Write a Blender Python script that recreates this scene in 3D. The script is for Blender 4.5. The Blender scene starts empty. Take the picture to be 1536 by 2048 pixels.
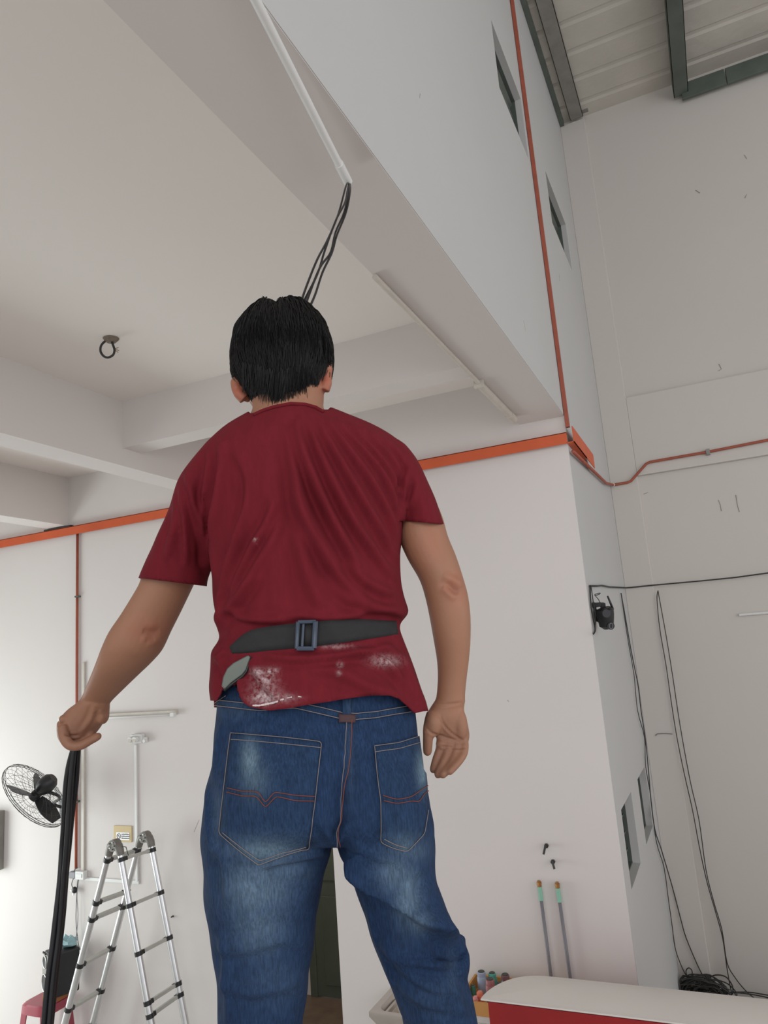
import bpy, bmesh, math, random
import numpy as np
from mathutils import Vector, Matrix
from mathutils.bvhtree import BVHTree
random.seed(7); rng = np.random.default_rng(7)
S = bpy.context.scene; COL = S.collection

# ------------------------------------------------------------------ camera
YAW, PIT, ROL, FPX, CH = -.414134, .192521, -.0780658, 1451.85, 3.4
cy_, sy_, cp_, sp_, cr_, sr_ = (math.cos(YAW), math.sin(YAW), math.cos(PIT), math.sin(PIT), math.cos(ROL), math.sin(ROL))
CF = np.array([sy_*cp_, cy_*cp_, sp_]); r0 = np.array([cy_, -sy_, 0.]); u0 = np.cross(r0, CF)
CR = cr_*r0+sr_*u0; CU = -sr_*r0+cr_*u0
CAM = np.array([0, 0, CH])
cd = bpy.data.cameras.new('camera'); cam = bpy.data.objects.new('camera', cd); COL.objects.link(cam)
M = Matrix(((CR[0], CU[0], -CF[0], 0), (CR[1], CU[1], -CF[1], 0), (CR[2], CU[2], -CF[2], CH), (0, 0, 0, 1)))
cam.matrix_world = M
cd.sensor_fit = 'VERTICAL'; cd.sensor_height = 24; cd.lens = FPX/2048*24; cd.clip_start = .05; cd.clip_end = 200
S.camera = cam

# ------------------------------------------------------------------ light, exposure
S.view_settings.view_transform = 'Standard'; S.view_settings.look = 'None'
S.view_settings.gamma = 1; S.view_settings.use_curve_mapping = False
S.view_settings.exposure = 0.10
W = bpy.data.worlds.new('world'); S.world = W; W.use_nodes = True
W.node_tree.nodes['Background'].inputs[0].default_value = (.93, .95, 1, 1)
W.node_tree.nodes['Background'].inputs[1].default_value = .85
def area(name, loc, target, sx, sy, power, col=(1, 1, 1)):
    l = bpy.data.lights.new(name, 'AREA'); l.shape = 'RECTANGLE'; l.size = sx; l.size_y = sy; l.energy = power; l.color = col
    o = bpy.data.objects.new(name, l); COL.objects.link(o); o.location = loc
    o.rotation_euler = (Vector(target)-Vector(loc)).to_track_quat('-Z', 'Y').to_euler(); return o
area('daylight_left_entrance', (-8.9, 3.4, 1.6), (-5, 4.4, 1.7), 2.6, 2.6, 140, (.88, .98, .97))
area('daylight_front_entrance', (2.2, -5.6, 5.2), (-1.6, 4.0, 2.4), 6, 3.5, 150, (1, .975, .95))
area('passage_fill', (-3.9, 6.4, 2.95), (-3.9, 6.5, 0), .3, .3, 9, (1, .9, .78))  # added fill that brightens the dark passage; no fitting is built there
area('daylight_hall_side', (7.5, 2.0, 4.0), (-1, 5, 3.5), 5, 5, 110, (1, .975, .95))

# ------------------------------------------------------------------ pixel <-> point
def ray(x, y): return CF+(x-768)/FPX*CR-(y-1024)/FPX*CU
def aty(x, y, Y): d = ray(x, y); return CAM+d*(Y/d[1])
def atx(x, y, X): d = ray(x, y); return CAM+d*(X/d[0])
def atz(x, y, z): d = ray(x, y); return CAM+d*((z-CH)/d[2])
def topx(P):
    q = np.asarray(P, float)-CAM; z = q@CF
    return np.stack([768+FPX*(q@CR)/z, 1024-FPX*(q@CU)/z], -1)
FW = ray(620, 1325); FW[2] = 0; FW /= np.linalg.norm(FW)
RT = np.array([FW[1], -FW[0], 0]); UP = np.array([0, 0, 1.])
def mp(x, y, v): d = ray(x, y); return CAM+d*(v/(d@FW))      # point of the ray at distance v in front of the camera, measured level

# ------------------------------------------------------------------ materials
def srgb(r, g, b): return tuple(((c/255)/12.92 if c/255 <= .04045 else ((c/255+.055)/1.055)**2.4) for c in (r, g, b))+(1,)
MATS = {}
def mat(name, col, rough=.6, metal=0, noise=None, bump=None, spec=.5, emit=None, trans=0, alpha=1, attr=None, extra=None):
    """noise=(scale, amount, detail)  bump=(scale, strength, distance)  attr=[(attribute, colour, noise_scale, gain)]"""
    if name in MATS: return MATS[name]
    m = bpy.data.materials.new(name); m.use_nodes = True; MATS[name] = m
    nt = m.node_tree; N = nt.nodes; L = nt.links; b = N['Principled BSDF']
    b.inputs['Roughness'].default_value = rough; b.inputs['Metallic'].default_value = metal
    b.inputs['Specular IOR Level'].default_value = spec
    b.inputs['Base Color'].default_value = col
    b.inputs['Transmission Weight'].default_value = trans; b.inputs['Alpha'].default_value = alpha
    if emit: b.inputs['Emission Color'].default_value = emit[0]; b.inputs['Emission Strength'].default_value = emit[1]
    tc = N.new('ShaderNodeTexCoord'); cur = None
    if noise:
        n = N.new('ShaderNodeTexNoise'); n.inputs['Scale'].default_value = noise[0]; n.inputs['Detail'].default_value = noise[2] if len(noise) > 2 else 4
        L.new(tc.outputs['Object'], n.inputs['Vector'])
        mx = N.new('ShaderNodeMix'); mx.data_type = 'RGBA'
        k = noise[1]
        mx.inputs[6].default_value = tuple(c*(1-k) for c in col[:3])+(1,); mx.inputs[7].default_value = tuple(min(1, c*(1+k)) for c in col[:3])+(1,)
        L.new(n.outputs['Fac'], mx.inputs[0]); cur = mx.outputs[2]
    for a in (attr or []):
        at = N.new('ShaderNodeAttribute'); at.attribute_name = a[0]
        n = N.new('ShaderNodeTexNoise'); n.inputs['Scale'].default_value = a[2]; n.inputs['Detail'].default_value = 6; n.inputs['Roughness'].default_value = .7
        L.new(tc.outputs['Object'], n.inputs['Vector'])
        mu = N.new('ShaderNodeMath'); mu.operation = 'MULTIPLY'; L.new(at.outputs['Fac'], mu.inputs[0])
        if a[3] > 0:
            mr = N.new('ShaderNodeMapRange'); mr.inputs[1].default_value = .5-a[3]; mr.inputs[2].default_value = .5+a[3]
            L.new(n.outputs['Fac'], mr.inputs[0]); L.new(mr.outputs[0], mu.inputs[1])
        else: mu.inputs[1].default_value = 1
        mu.use_clamp = True
        mx = N.new('ShaderNodeMix'); mx.data_type = 'RGBA'; L.new(mu.outputs[0], mx.inputs[0])
        if cur: L.new(cur, mx.inputs[6])
        else: mx.inputs[6].default_value = col
        mx.inputs[7].default_value = a[1]; cur = mx.outputs[2]
    if extra:      # long thread-like grain of woven cloth
        mp_ = N.new('ShaderNodeMapping'); mp_.inputs['Scale'].default_value = extra[0]; L.new(tc.outputs['Object'], mp_.inputs['Vector'])
        n = N.new('ShaderNodeTexNoise'); n.inputs['Scale'].default_value = 1; n.inputs['Detail'].default_value = 5; n.inputs['Roughness'].default_value = .65; L.new(mp_.outputs[0], n.inputs['Vector'])
        mr = N.new('ShaderNodeMapRange'); mr.inputs[1].default_value = .3; mr.inputs[2].default_value = .7; mr.inputs[3].default_value = 1-extra[1]; mr.inputs[4].default_value = 1+extra[1]
        L.new(n.outputs['Fac'], mr.inputs[0]); vm = N.new('ShaderNodeVectorMath'); vm.operation = 'SCALE'
        L.new(cur, vm.inputs[0]); L.new(mr.outputs[0], vm.inputs['Scale']); cur = vm.outputs[0]
    if cur: L.new(cur, b.inputs['Base Color'])
    if bump:
        n = N.new('ShaderNodeTexNoise'); n.inputs['Scale'].default_value = bump[0]; n.inputs['Detail'].default_value = 6
        L.new(tc.outputs['Object'], n.inputs['Vector'])
        bp = N.new('ShaderNodeBump'); bp.inputs['Strength'].default_value = bump[1]; bp.inputs['Distance'].default_value = bump[2]
        L.new(n.outputs['Fac'], bp.inputs['Height']); L.new(bp.outputs[0], b.inputs['Normal'])
    return m

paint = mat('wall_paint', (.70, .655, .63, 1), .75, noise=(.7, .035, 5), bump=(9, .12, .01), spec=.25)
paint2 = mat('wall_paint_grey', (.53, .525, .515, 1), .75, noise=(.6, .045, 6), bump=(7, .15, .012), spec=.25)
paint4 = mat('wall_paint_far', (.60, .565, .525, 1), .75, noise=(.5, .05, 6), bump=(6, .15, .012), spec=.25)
beam_m = mat('beam_paint', (.65, .60, .575, 1), .8, noise=(.6, .03, 5), bump=(7, .1, .01), spec=.2)
paint3 = mat('ceiling_paint', (.82, .77, .73, 1), .8, noise=(.6, .03, 5), bump=(7, .1, .01), spec=.2)
plaster_raw = mat('raw_render', (.36, .34, .31, 1), .9, noise=(14, .2, 6), bump=(60, .3, .004))
floor_m = mat('floor_concrete', (.52, .50, .47, 1), .6, noise=(3, .2, 8), bump=(30, .1, .004))
floor_b = mat('floor_brown', (.20, .14, .10, 1), .5, noise=(6, .5, 8), bump=(30, .2, .003))  # brown passage floor, the dimness in there darkened into its colour
orange = mat('orange_primer', srgb(205, 92, 52), .55, noise=(5, .16, 8), bump=(40, .2, .002))
redpipe = mat('red_oxide_pipe', srgb(160, 82, 62), .5, noise=(12, .25, 6))
white_pl = mat('white_plastic', (.72, .72, .70, 1), .4, noise=(5, .04))
white_old = mat('aged_white_plastic', (.56, .52, .46, 1), .5, noise=(9, .14, 8))
grey_pl = mat('grey_plastic', srgb(120, 118, 124), .4, noise=(6, .06))
black_pl = mat('black_plastic', (.012, .012, .013, 1), .42, noise=(6, .2))
black_rub = mat('black_cable_sheath', (.010, .010, .012, 1), .38, noise=(20, .25))
black_thin = mat('dark_cable', (.03, .03, .028, 1), .55, noise=(10, .2))
alu = mat('brushed_aluminium', (.70, .71, .72, 1), .32, 1.0, noise=(20, .06), bump=(80, .05, .001))
alu_dull = mat('dull_aluminium', (.50, .50, .47, 1), .5, .6, noise=(18, .1))
cast = mat('grey_cast_hinge', srgb(118, 114, 108), .5, .3, noise=(25, .2), bump=(60, .3, .002))
steel = mat('stainless_steel', (.62, .58, .54, 1), .35, .9, noise=(12, .06))
galv = mat('galvanised_steel', (.27, .26, .235, 1), .6, .35, noise=(7, .3, 8), bump=(20, .2, .004))
galv_d = mat('green_grey_steel', (.11, .13, .112, 1), .6, .3, noise=(4, .4, 8))
foil = mat('roof_foil', (.55, .52, .465, 1), .5, .15, noise=(1.1, .22, 6), bump=(2.2, .5, .05))
green_door = mat('dark_green_door', (.10, .12, .09, 1), .5, noise=(4, .2, 6))
black_m = mat('window_dark', (.018, .02, .02, 1), .5)
glass_l = mat('louvre_glass', (.10, .115, .10, 1), .15, noise=(8, .25))
red_m = mat('red_enamel', srgb(150, 22, 26), .4, noise=(3, .22, 8))
cream = mat('white_lid', (.74, .70, .66, 1), .5, noise=(2, .05, 6), bump=(5, .15, .01))
red_stool = mat('red_stool_plastic', srgb(158, 66, 80), .35, noise=(5, .08))
wood = mat('yellow_plywood', srgb(205, 150, 85), .6, noise=(9, .12, 6))
wood_b = mat('brown_wood', srgb(150, 90, 45), .6, noise=(9, .2, 6))
card = mat('tan_cardboard', srgb(205, 185, 142), .7, noise=(8, .07))
paper = mat('white_paper', (.95, .95, .95, 1), .5)
ink = mat('printed_ink', (.12, .12, .12, 1), .6)
ink_red = mat('printed_red', srgb(150, 60, 50), .6)

scuff_m = mat('scuff_grey', (.34, .32, .30, 1), .8)
shirt_m = mat('maroon_cotton', srgb(108, 27, 37), .9, noise=(7, .07, 6), bump=(260, .25, .0012), spec=.2,
              attr=[('paint_dust', srgb(205, 190, 190), 150, .12)], extra=((60, 60, 14), .10))
denim = mat('blue_denim', srgb(34, 54, 84), .9, noise=(70, .35, 8), bump=(420, .4, .0012), spec=.2,
            attr=[('fade', srgb(122, 146, 164), 22, .6), ('painted_shade', srgb(22, 36, 62), 14, .6)], extra=((420, 420, 50), .38))
denim_p = mat('pocket_denim', srgb(36, 56, 84), .9, noise=(70, .35, 8), bump=(420, .4, .0012), spec=.2,
              attr=[('fade', srgb(130, 156, 170), 22, .6), ('painted_shade', srgb(22, 36, 62), 14, .6)], extra=((420, 420, 50), .38))
skin = mat('brown_skin', srgb(158, 114, 90), .55, noise=(12, .12, 8), bump=(110, .25, .0015), spec=.35,
           attr=[('flush', srgb(178, 84, 66), 30, .5), ('grime', srgb(120, 82, 68), 45, .4)])
hair_m = mat('black_hair', (.010, .009, .009, 1), .62, noise=(30, .3), spec=.25)
stitch_m = mat('tan_stitch', srgb(128, 118, 116), .8)
stitch_r = mat('rust_stitch', srgb(120, 62, 46), .8)
belt_m = mat('grey_webbing', (.017, .0165, .018, 1), .8, noise=(90, .3), bump=(400, .4, .001))
buckle_m = mat('blue_grey_buckle', srgb(62, 72, 88), .4)
tool_m = mat('satin_metal', (.10, .115, .10, 1), .34, .3, noise=(10, .1))
sole_m = mat('shoe_brown', (.05, .035, .025, 1), .6, noise=(9, .2))

# ------------------------------------------------------------------ mesh builder
class MB:
    def __init__(s): s.v = []; s.f = []
    def add(s, v, f):
        n = len(s.v); s.v += [tuple(map(float, p)) for p in v]; s.f += [tuple(i+n for i in q) for q in f]; return s
    def box(s, a, b, fr=None, org=None):
        """axis box, or box in the frame fr (three unit vectors) at org"""
        x0, y0, z0 = [min(a[i], b[i]) for i in range(3)]; x1, y1, z1 = [max(a[i], b[i]) for i in range(3)]
        v = [(x, y, z) for z in (z0, z1) for y in (y0, y1) for x in (x0, x1)]
        if fr is not None: v = [np.asarray(org)+p[0]*fr[0]+p[1]*fr[1]+p[2]*fr[2] for p in v]
        return s.add(v, [(0, 2, 3, 1), (4, 5, 7, 6), (0, 1, 5, 4), (2, 6, 7, 3), (0, 4, 6, 2), (1, 3, 7, 5)])
    def rings(s, R, cap=True, closed=False):
        n = len(R[0]); v = [p for r in R for p in r]; f = []
        m = len(R)
        for i in range(m if closed else m-1):
            for j in range(n):
                k = (j+1) % n; i2 = (i+1) % m
                f.append((i*n+j, i*n+k, i2*n+k, i2*n+j))
        if cap and not closed:
            v = v+[np.mean(R[0], 0), np.mean(R[-1], 0)]
            for j in range(n):
                k = (j+1) % n; f.append((m*n, k, j)); f.append((m*n+1, (m-1)*n+j, (m-1)*n+k))
        return s.add(v, f)
    def tube(s, pts, r, n=8, closed=False, cap=True):
        P = [np.asarray(p, float) for p in pts]; m = len(P)
        rr = r if hasattr(r, '__len__') else [r]*m
        T = []
        for i in range(m):
            a = P[i-1] if (i or closed) else P[i]; b = P[(i+1) % m] if (i < m-1 or closed) else P[i]
            t = b-a; T.append(t/(np.linalg.norm(t)+1e-12))
        u = np.cross(T[0], [0, 0, 1]);
        if np.linalg.norm(u) < .1: u = np.cross(T[0], [1, 0, 0])
        u /= np.linalg.norm(u); R = []
        for i in range(m):
            u = u-T[i]*(u@T[i]); u /= np.linalg.norm(u)+1e-12; w = np.cross(T[i], u)
            R.append([P[i]+rr[i]*(math.cos(a)*u+math.sin(a)*w) for a in np.arange(n)*2*math.pi/n])
        return s.rings(R, cap, closed)
    def cyl(s, a, b, r, n=16, r2=None): return s.tube([a, b], [r, r if r2 is None else r2], n)
    def ell(s, c, ax, n=16, m=10):
        c = np.asarray(c, float); ax = [np.asarray(a, float) for a in ax]; R = []
        for i in range(1, m):
            t = math.pi*i/m
            R.append([c+ax[2]*math.cos(t)+math.sin(t)*(ax[0]*math.cos(a)+ax[1]*math.sin(a)) for a in np.arange(n)*2*math.pi/n])
        return s.rings(R, True)
    def prism(s, pts, d):
        P = [np.asarray(p, float) for p in pts]; d = np.asarray(d, float); n = len(P)
        return s.add(P+[p+d for p in P], [tuple(range(n))[::-1], tuple(range(n, 2*n))]+[(i, (i+1) % n, n+(i+1) % n, n+i) for i in range(n)])

BASE = {}
def tag(o, label=None, cat=None, group=None, kind=None):
    if label: o['label'] = label
    if cat: o['category'] = cat
    if group: o['group'] = group
    if kind: o['kind'] = kind
    return o
def thing(name, label, cat, loc, group=None):
    o = bpy.data.objects.new(name, None); COL.objects.link(o); o.location = [float(c) for c in loc]; o.empty_display_size = .1
    BASE[o.name] = np.array([float(c) for c in loc]); return tag(o, label, cat, group)
def obj(name, mb, m, parent=None, smooth=False, bevel=0, seg=2, origin=None, solid=0, label=None):
    v = np.array(mb.v, float)
    if parent is not None: base = BASE[parent.name]
    elif origin is not None: base = np.array(origin, float)
    else: base = np.array([(v[:, 0].min()+v[:, 0].max())/2, (v[:, 1].min()+v[:, 1].max())/2, v[:, 2].min()])
    me = bpy.data.meshes.new(name); me.from_pydata((v-base).tolist(), [], mb.f)
    bm = bmesh.new(); bm.from_mesh(me); bmesh.ops.recalc_face_normals(bm, faces=bm.faces); bm.to_mesh(me); bm.free()
    me.materials.append(m)
    o = bpy.data.objects.new(name, me); COL.objects.link(o)
    if parent is not None: o.parent = parent
    else: o.location = base
    BASE[o.name] = base
    if smooth:
        me.polygons.foreach_set('use_smooth', [True]*len(me.polygons))
        if smooth == 'auto':
            me.set_sharp_from_angle(angle=math.radians(40))
    if solid: md = o.modifiers.new('solid', 'SOLIDIFY'); md.thickness = solid; md.offset = -1
    if bevel: md = o.modifiers.new('bevel', 'BEVEL'); md.width = bevel; md.segments = seg; md.limit_method = 'ANGLE'
    if label: o['label'] = label
    return o
def box(name, a, b, m, parent=None, bevel=0, **k): return obj(name, MB().box(a, b), m, parent, bevel=bevel, **k)
def struct(name, mb, m, **k): return tag(obj(name, mb, m, **k), kind='structure')
def catmull(P, k=8, closed=False):
    P = [np.asarray(p, float) for p in P]; n = len(P); out = []
    rg = range(n) if closed else range(n-1)
    for i in rg:
        g = (lambda j: P[j % n]) if closed else (lambda j: P[max(0, min(n-1, j))])
        a, b, c, d = g(i-1), g(i), g(i+1), g(i+2)
        for t in np.arange(k)/k:
            out.append(.5*((2*b)+(c-a)*t+(2*a-5*b+4*c-d)*t*t+(3*b-a-3*c+d)*t**3))
    if not closed: out.append(P[-1])
    return out

# ================================================================== ROOM
X0 = -.84; D = 5.5; DF = 8.05; ZC = 5.49; ZR = 9.44; XA = -3.983; XB = -6.04; ZM = 5.09; XM = -1.19
struct('floor', MB().box((-9.2, -7, -.15), (9, D+.01, 0)).box((X0, D, -.15), (9, DF+.2, 0)), floor_m)
struct('floor', MB().box((-6.2, D+.01, -.15), (X0, DF, 0)), floor_b)
# near back wall with the doorway
dx0, dx1, dz = -4.05, -3.10, 2.12
b = MB().box((-9.2, D, 0), (dx0, D+.15, ZC)).box((dx1, D, 0), (X0-.003, D+.15, ZC)).box((dx0, D, dz), (dx1, D+.15, ZC))
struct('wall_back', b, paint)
# wall beyond the doorway and the closed passage behind it
iy = 7.16
struct('wall_inner', MB().box((-6.2, iy, 0), (-4.38, iy+.1, 3)).box((-3.35, iy, 0), (X0-.2, iy+.1, 3)).box((-4.38, iy, 2.1), (-3.35, iy+.1, 3))
       .box((-6.3, D+.15, 0), (-6.2, iy, 3)).box((-2.3, D+.15, 0), (-2.2, iy, 3)).box((-6.3, D+.15, 3), (-2.2, iy+.1, 3.1)), paint)
# side wall (faces the hall): lower block behind the corner, and the wall above the beam; four deep window openings
def holes_wall(y0, y1, z0, z1, holes, t=.16, X0=X0):
    """wall slab in the plane x=X0 with rectangular holes (y0,y1,z0,z1)"""
    b = MB(); ys = sorted({y0, y1}|{h[i] for h in holes for i in (0, 1)}); zs = sorted({z0, z1}|{h[i] for h in holes for i in (2, 3)})
    for i in range(len(ys)-1):
        run = None
        for j in range(len(zs)-1):
            ym, zm = (ys[i]+ys[i+1])/2, (zs[j]+zs[j+1])/2
            solid = not any(h[0] < ym < h[1] and h[2] < zm < h[3] for h in holes)
            if solid: run = [zs[j], zs[j+1]] if run is None else [run[0], zs[j+1]]
            if (not solid or j == len(zs)-2) and run: b.box((X0-t, ys[i], run[0]), (X0, ys[i+1], run[1])); run = None
    return b
WIN = [(4.505, 5.372, 7.245, 7.805), (6.262, 7.262, 7.165, 7.70), (5.75, 6.405, 1.625, 2.162), (6.926, 7.59, 1.63, 2.163)]
hb = holes_wall(D+.004, DF, 0, ZR+.3, WIN[1:]); h2 = holes_wall(-4.5, D+.004, ZM+.003, ZR+.3, WIN[:1]); hb.add(h2.v, h2.f)
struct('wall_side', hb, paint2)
for i, (a, c, e, g) in enumerate(WIN):
    lower = i >= 2; dp = .06 if lower else .05
    f = struct('window_%d' % (i+1), MB().box((X0-.9, a-.1, e-.1), (X0-.88, c+.1, g+.1)).box((X0-.9, a-.1, e-.1), (X0-.161, a-.08, g+.1)).box((X0-.9, c+.08, e-.1), (X0-.161, c+.1, g+.1))
               .box((X0-.9, a-.1, e-.1), (X0-.161, c+.1, e-.08)).box((X0-.9, a-.1, g+.08), (X0-.161, c+.1, g+.1)), black_m)  # near-black box stands in for the unlit room behind the louvres
    fr = MB(); t = .012
    fr.box((X0-.12, a, e), (X0-dp, a+t, g)).box((X0-.12, c-t, e), (X0-dp, c, g)).box((X0-.12, a, e), (X0-dp, c, e+t)).box((X0-.12, a, g-t), (X0-dp, c, g))
    obj('window_frame', fr, galv_d, f)
    n = 4
    for k in range(n):
        z = e+t+(g-e-2*t)*(k+.5)/n; h = (g-e)/n*.46
        fr2 = (np.array([0, 1., 0]), np.array([.78, 0, .62]), np.array([.62, 0, -.78]))
        obj('louvre_pane', MB().box((a+t, -h, -.003), (c-t, h, .003), fr2, (X0-.125, 0, z)), glass_l, f)
# far wall: recessed infill panels between a proud column and a proud band
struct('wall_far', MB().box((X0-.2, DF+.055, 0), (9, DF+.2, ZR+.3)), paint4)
col = MB().box((X0, DF, 0), (-.555, DF+.06, ZR)).box((-.555, DF, 5.06), (9, DF+.06, 5.94))
struct('trim_1', col, paint4, bevel=.006)
# mezzanine slab, beams
struct('ceiling', MB().box((-9.2, -4.5, ZC), (X0-.0005, D+.15, ZC+.15)), paint3)
struct('trim_2', MB().box((XM, -4.5, ZM), (X0-.003, D, ZC)), beam_m)
struct('trim_3', MB().box((XA-.235, -4.5, 4.973), (XA, D, ZC)), paint)
struct('trim_4', MB().box((XB-.26, -4.5, 4.971), (XB, D, ZC)), paint)
struct('trim_5', MB().box((XA, 4.14, 5.115), (XM, 4.335, ZC)), paint)
struct('trim_6', MB().box((-9.2, 4.14, 5.115), (XB-.26, 4.335, ZC)), paint)
# left wall with the bright entrance
struct('wall_left', MB().box((-9.3, 4.9, 0), (-9.2, D+.15, ZC+.15)).box((-9.3, -4.5, 3.2), (-9.2, 4.9, ZC+.15)).box((-9.3, -4.5, 0), (-9.2, 1.6, 3.2)), paint)
# roof sheet: wide shallow ribs parallel to the far wall
b = MB(); y = -4.5; prof = []
while y < DF+.25:
    prof += [(y, ZR+.06), (y+.30, ZR+.06), (y+.33, ZR+.075), (y+.37, ZR+.075)]; y += .40
V = []; F = []
for i, (yy, zz) in enumerate(prof):
    V += [(X0-.2, yy, zz), (9, yy, zz+.0), (9, yy, zz+.05), (X0-.2, yy, zz+.05)]
for i in range(len(prof)-1):
    for j in range(4): F.append((i*4+j, i*4+(j+1) % 4, (i+1)*4+(j+1) % 4, (i+1)*4+j))
b.add(V, F)
struct('ceiling_roof', b, foil)
def purlin(x, z, y1):     # lipped channel running towards the far wall
    b = MB(); w = .075; h = .17; t = .006
    b.box((x-w, -4.5, z), (x+w, y1, z+t)).box((x-w, -4.5, z), (x-w+t, y1, z+h)).box((x+w-t, -4.5, z), (x+w, y1, z+.03)).box((x-w, -4.5, z+h-t), (x+w, y1, z+h))
    return b
p = aty(1152, 232, DF-.06)
tag(obj('roof_purlin', purlin(p[0]+.0, p[2]+.0, DF-.01), galv), 'grey steel roof purlin nearest the side wall, its end above the wall corner', 'steel beam', 'roof purlins')
q = aty(1362, 186, DF-.06)
tag(obj('roof_purlin', purlin(q[0]+.0, q[2]+.0, DF-.01), galv_d), 'green-grey steel roof purlin further right, meeting the dark ledger on the far wall', 'steel beam', 'roof purlins')
# ledger of short dark steel panels below the roof on the far wall
led = thing('wall_ledger', 'dark green-grey steel ledger along the top of the far wall, right of the purlins', 'steel beam', (q[0], DF-.03, 9.1))
z1_, z0_ = aty(1365, 172, DF)[2], aty(1365, 203, DF)[2]
for k in range(7):
    xa = q[0]+.005+k*.46
    box('panel', (xa, DF-.045, z0_), (xa+.452, DF-.004, z1_), galv_d, led, bevel=.004)
# end stub of the first purlin
g0, g1 = aty(1120, 238, DF-.03), aty(1172, 214, DF-.03)
tag(box('end_bracket', (g0[0]+.13, DF-.07, g0[2]-.02), (g0[0]+.33, DF-.005, g0[2]+.09), galv, bevel=.004), 'short grey steel bracket under the end of the purlin at the wall corner', 'bracket')
# dark flashing in the joint between side wall and roof
tag(box('roof_flashing', (X0+.001, -4.5, ZR-.02), (X0+.05, DF-.012, ZR+.05), galv_d), 'dark narrow flashing along the top of the side wall under the roof', 'flashing')

# ---------------------------------------------------------------- orange steel
ang = thing('orange_angle_band', 'orange painted steel angle band running across the back wall and round the corner', 'steel band', (-4, D, 4.85))
b = MB().box((-9.15, D-.05, 4.857), (X0+.005, D-.044, 4.945)).box((-9.15, D-.05, 4.94), (X0+.005, D-.001, 4.946))
obj('long_angle', b, orange, ang)
b = MB().box((X0+.05, D-.05, 4.86), (X0+.056, 6.47, 4.985)).box((X0+.001, D-.05, 4.86), (X0+.056, 6.05, 4.866))
obj('corner_angle', b, orange, ang)
tag(obj('vertical_pipe', MB().box((X0+.004, D-.033, 4.99), (X0+.032, D-.002, ZR-.03)), redpipe),
    'tall thin orange-red steel strip standing on the corner above the orange band', 'steel strip')
P = [atx(1146, 903, X0+.03), atx(1212, 966, X0+.03), aty(1219, 971, DF-.03), aty(1255, 965, DF-.03), aty(1262, 962, DF-.03), aty(1292, 928, DF-.03), aty(1300, 924, DF-.03), aty(1420, 903, DF-.03), aty(1536, 880, DF-.03), aty(1700, 850, DF-.03)]
P = [np.array([max(p[0], X0+.03), min(p[1], DF-.03), p[2]]) for p in P]
cp = thing('red_brown_conduit', 'thin red-brown pipe bending from the orange bracket across the far wall', 'pipe', (P[3][0], P[3][1]+.02, P[3][2]))
obj('pipe', MB().tube(P, .014, 8), redpipe, cp, smooth=True)
s_ = aty(1416, 904, DF-.03)
obj('saddle_clip', MB().box(s_+np.array([-.018, -.02, -.03]), s_+np.array([.018, .025, .03])), galv, cp)
e_ = P[2]; obj('coupling', MB().ell(e_, (np.array([.022, 0, 0]), np.array([0, .02, 0]), np.array([0, 0, .02]))), white_old, cp, smooth=True)
# left red-brown drop pipe
A_, B_ = aty(155, 1064, D-.02), aty(155.5, 1742, D-.02)
dp_ = thing('red_brown_drop_pipe', 'thin red-brown pipe dropping down the left of the back wall to a switch box', 'pipe', (A_[0], D-.01, B_[2]))
obj('pipe', MB().cyl((A_[0], D-.02, A_[2]-.0), (A_[0], D-.02, B_[2]+.02), .0135, 10), redpipe, dp_, smooth=True)
for yy in (1193, 1603):
    c = aty(156, yy, D-.02); obj('saddle_clip', MB().box((A_[0]-.018, D-.038, c[2]-.008), (A_[0]+.03, D-.001, c[2]+.008)), galv_d, dp_)

# ---------------------------------------------------------------- conduits, boxes and fittings on the back wall
def cond_v(name, x, y0, y1, w, m, label, cat='conduit', dep=.02):
    a, c = aty(x, y0, D), aty(x, y1, D); xm = (a[0]+c[0])/2
    o = box(name, (xm-w/2, D-dep, c[2]), (xm+w/2, D-.001, a[2]), m, bevel=.003); return tag(o, label, cat)
cond_v('cable_trunking', 168.5, 1325, 1742, .034, white_old, 'narrow off-white trunking beside the red-brown drop pipe')
cond_v('cable_trunking', 274.5, 1489, 1762, .028, white_pl, 'thin white trunking below the white emergency light, passing behind the ladder')
a, c = aty(172, 1757, D), aty(278, 1762, D)
tag(box('cable_trunking', (a[0], D-.016, a[2]-.014), (c[0]+.01, D-.001, a[2]+.016), white_pl, bevel=.003), 'short horizontal white trunking from the switch box to the ladder', 'conduit')
# batten lamp, partly behind the raised hand
a, c = aty(196, 1434, D-.03), aty(352, 1423, D-.03)
bt = thing('batten_lamp', 'slim white batten lamp on the back wall beside the raised hand', 'lamp', ((a[0]+c[0])/2, D, a[2]))
box('housing', (a[0]-.5, D-.035, a[2]-.012), (c[0], D-.001, a[2]+.028), white_old, bt, bevel=.005)
obj('tube', MB().cyl((a[0]-.46, D-.05, a[2]-.012), (c[0]-.045, D-.05, a[2]-.012), .009, 12), white_pl, bt, smooth=True)
for xx in (a[0]-.5, c[0]-.045): box('lamp_holder', (xx, D-.064, a[2]-.026), (xx+.045, D-.03, a[2]+.01), white_pl, bt, bevel=.004)
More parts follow.
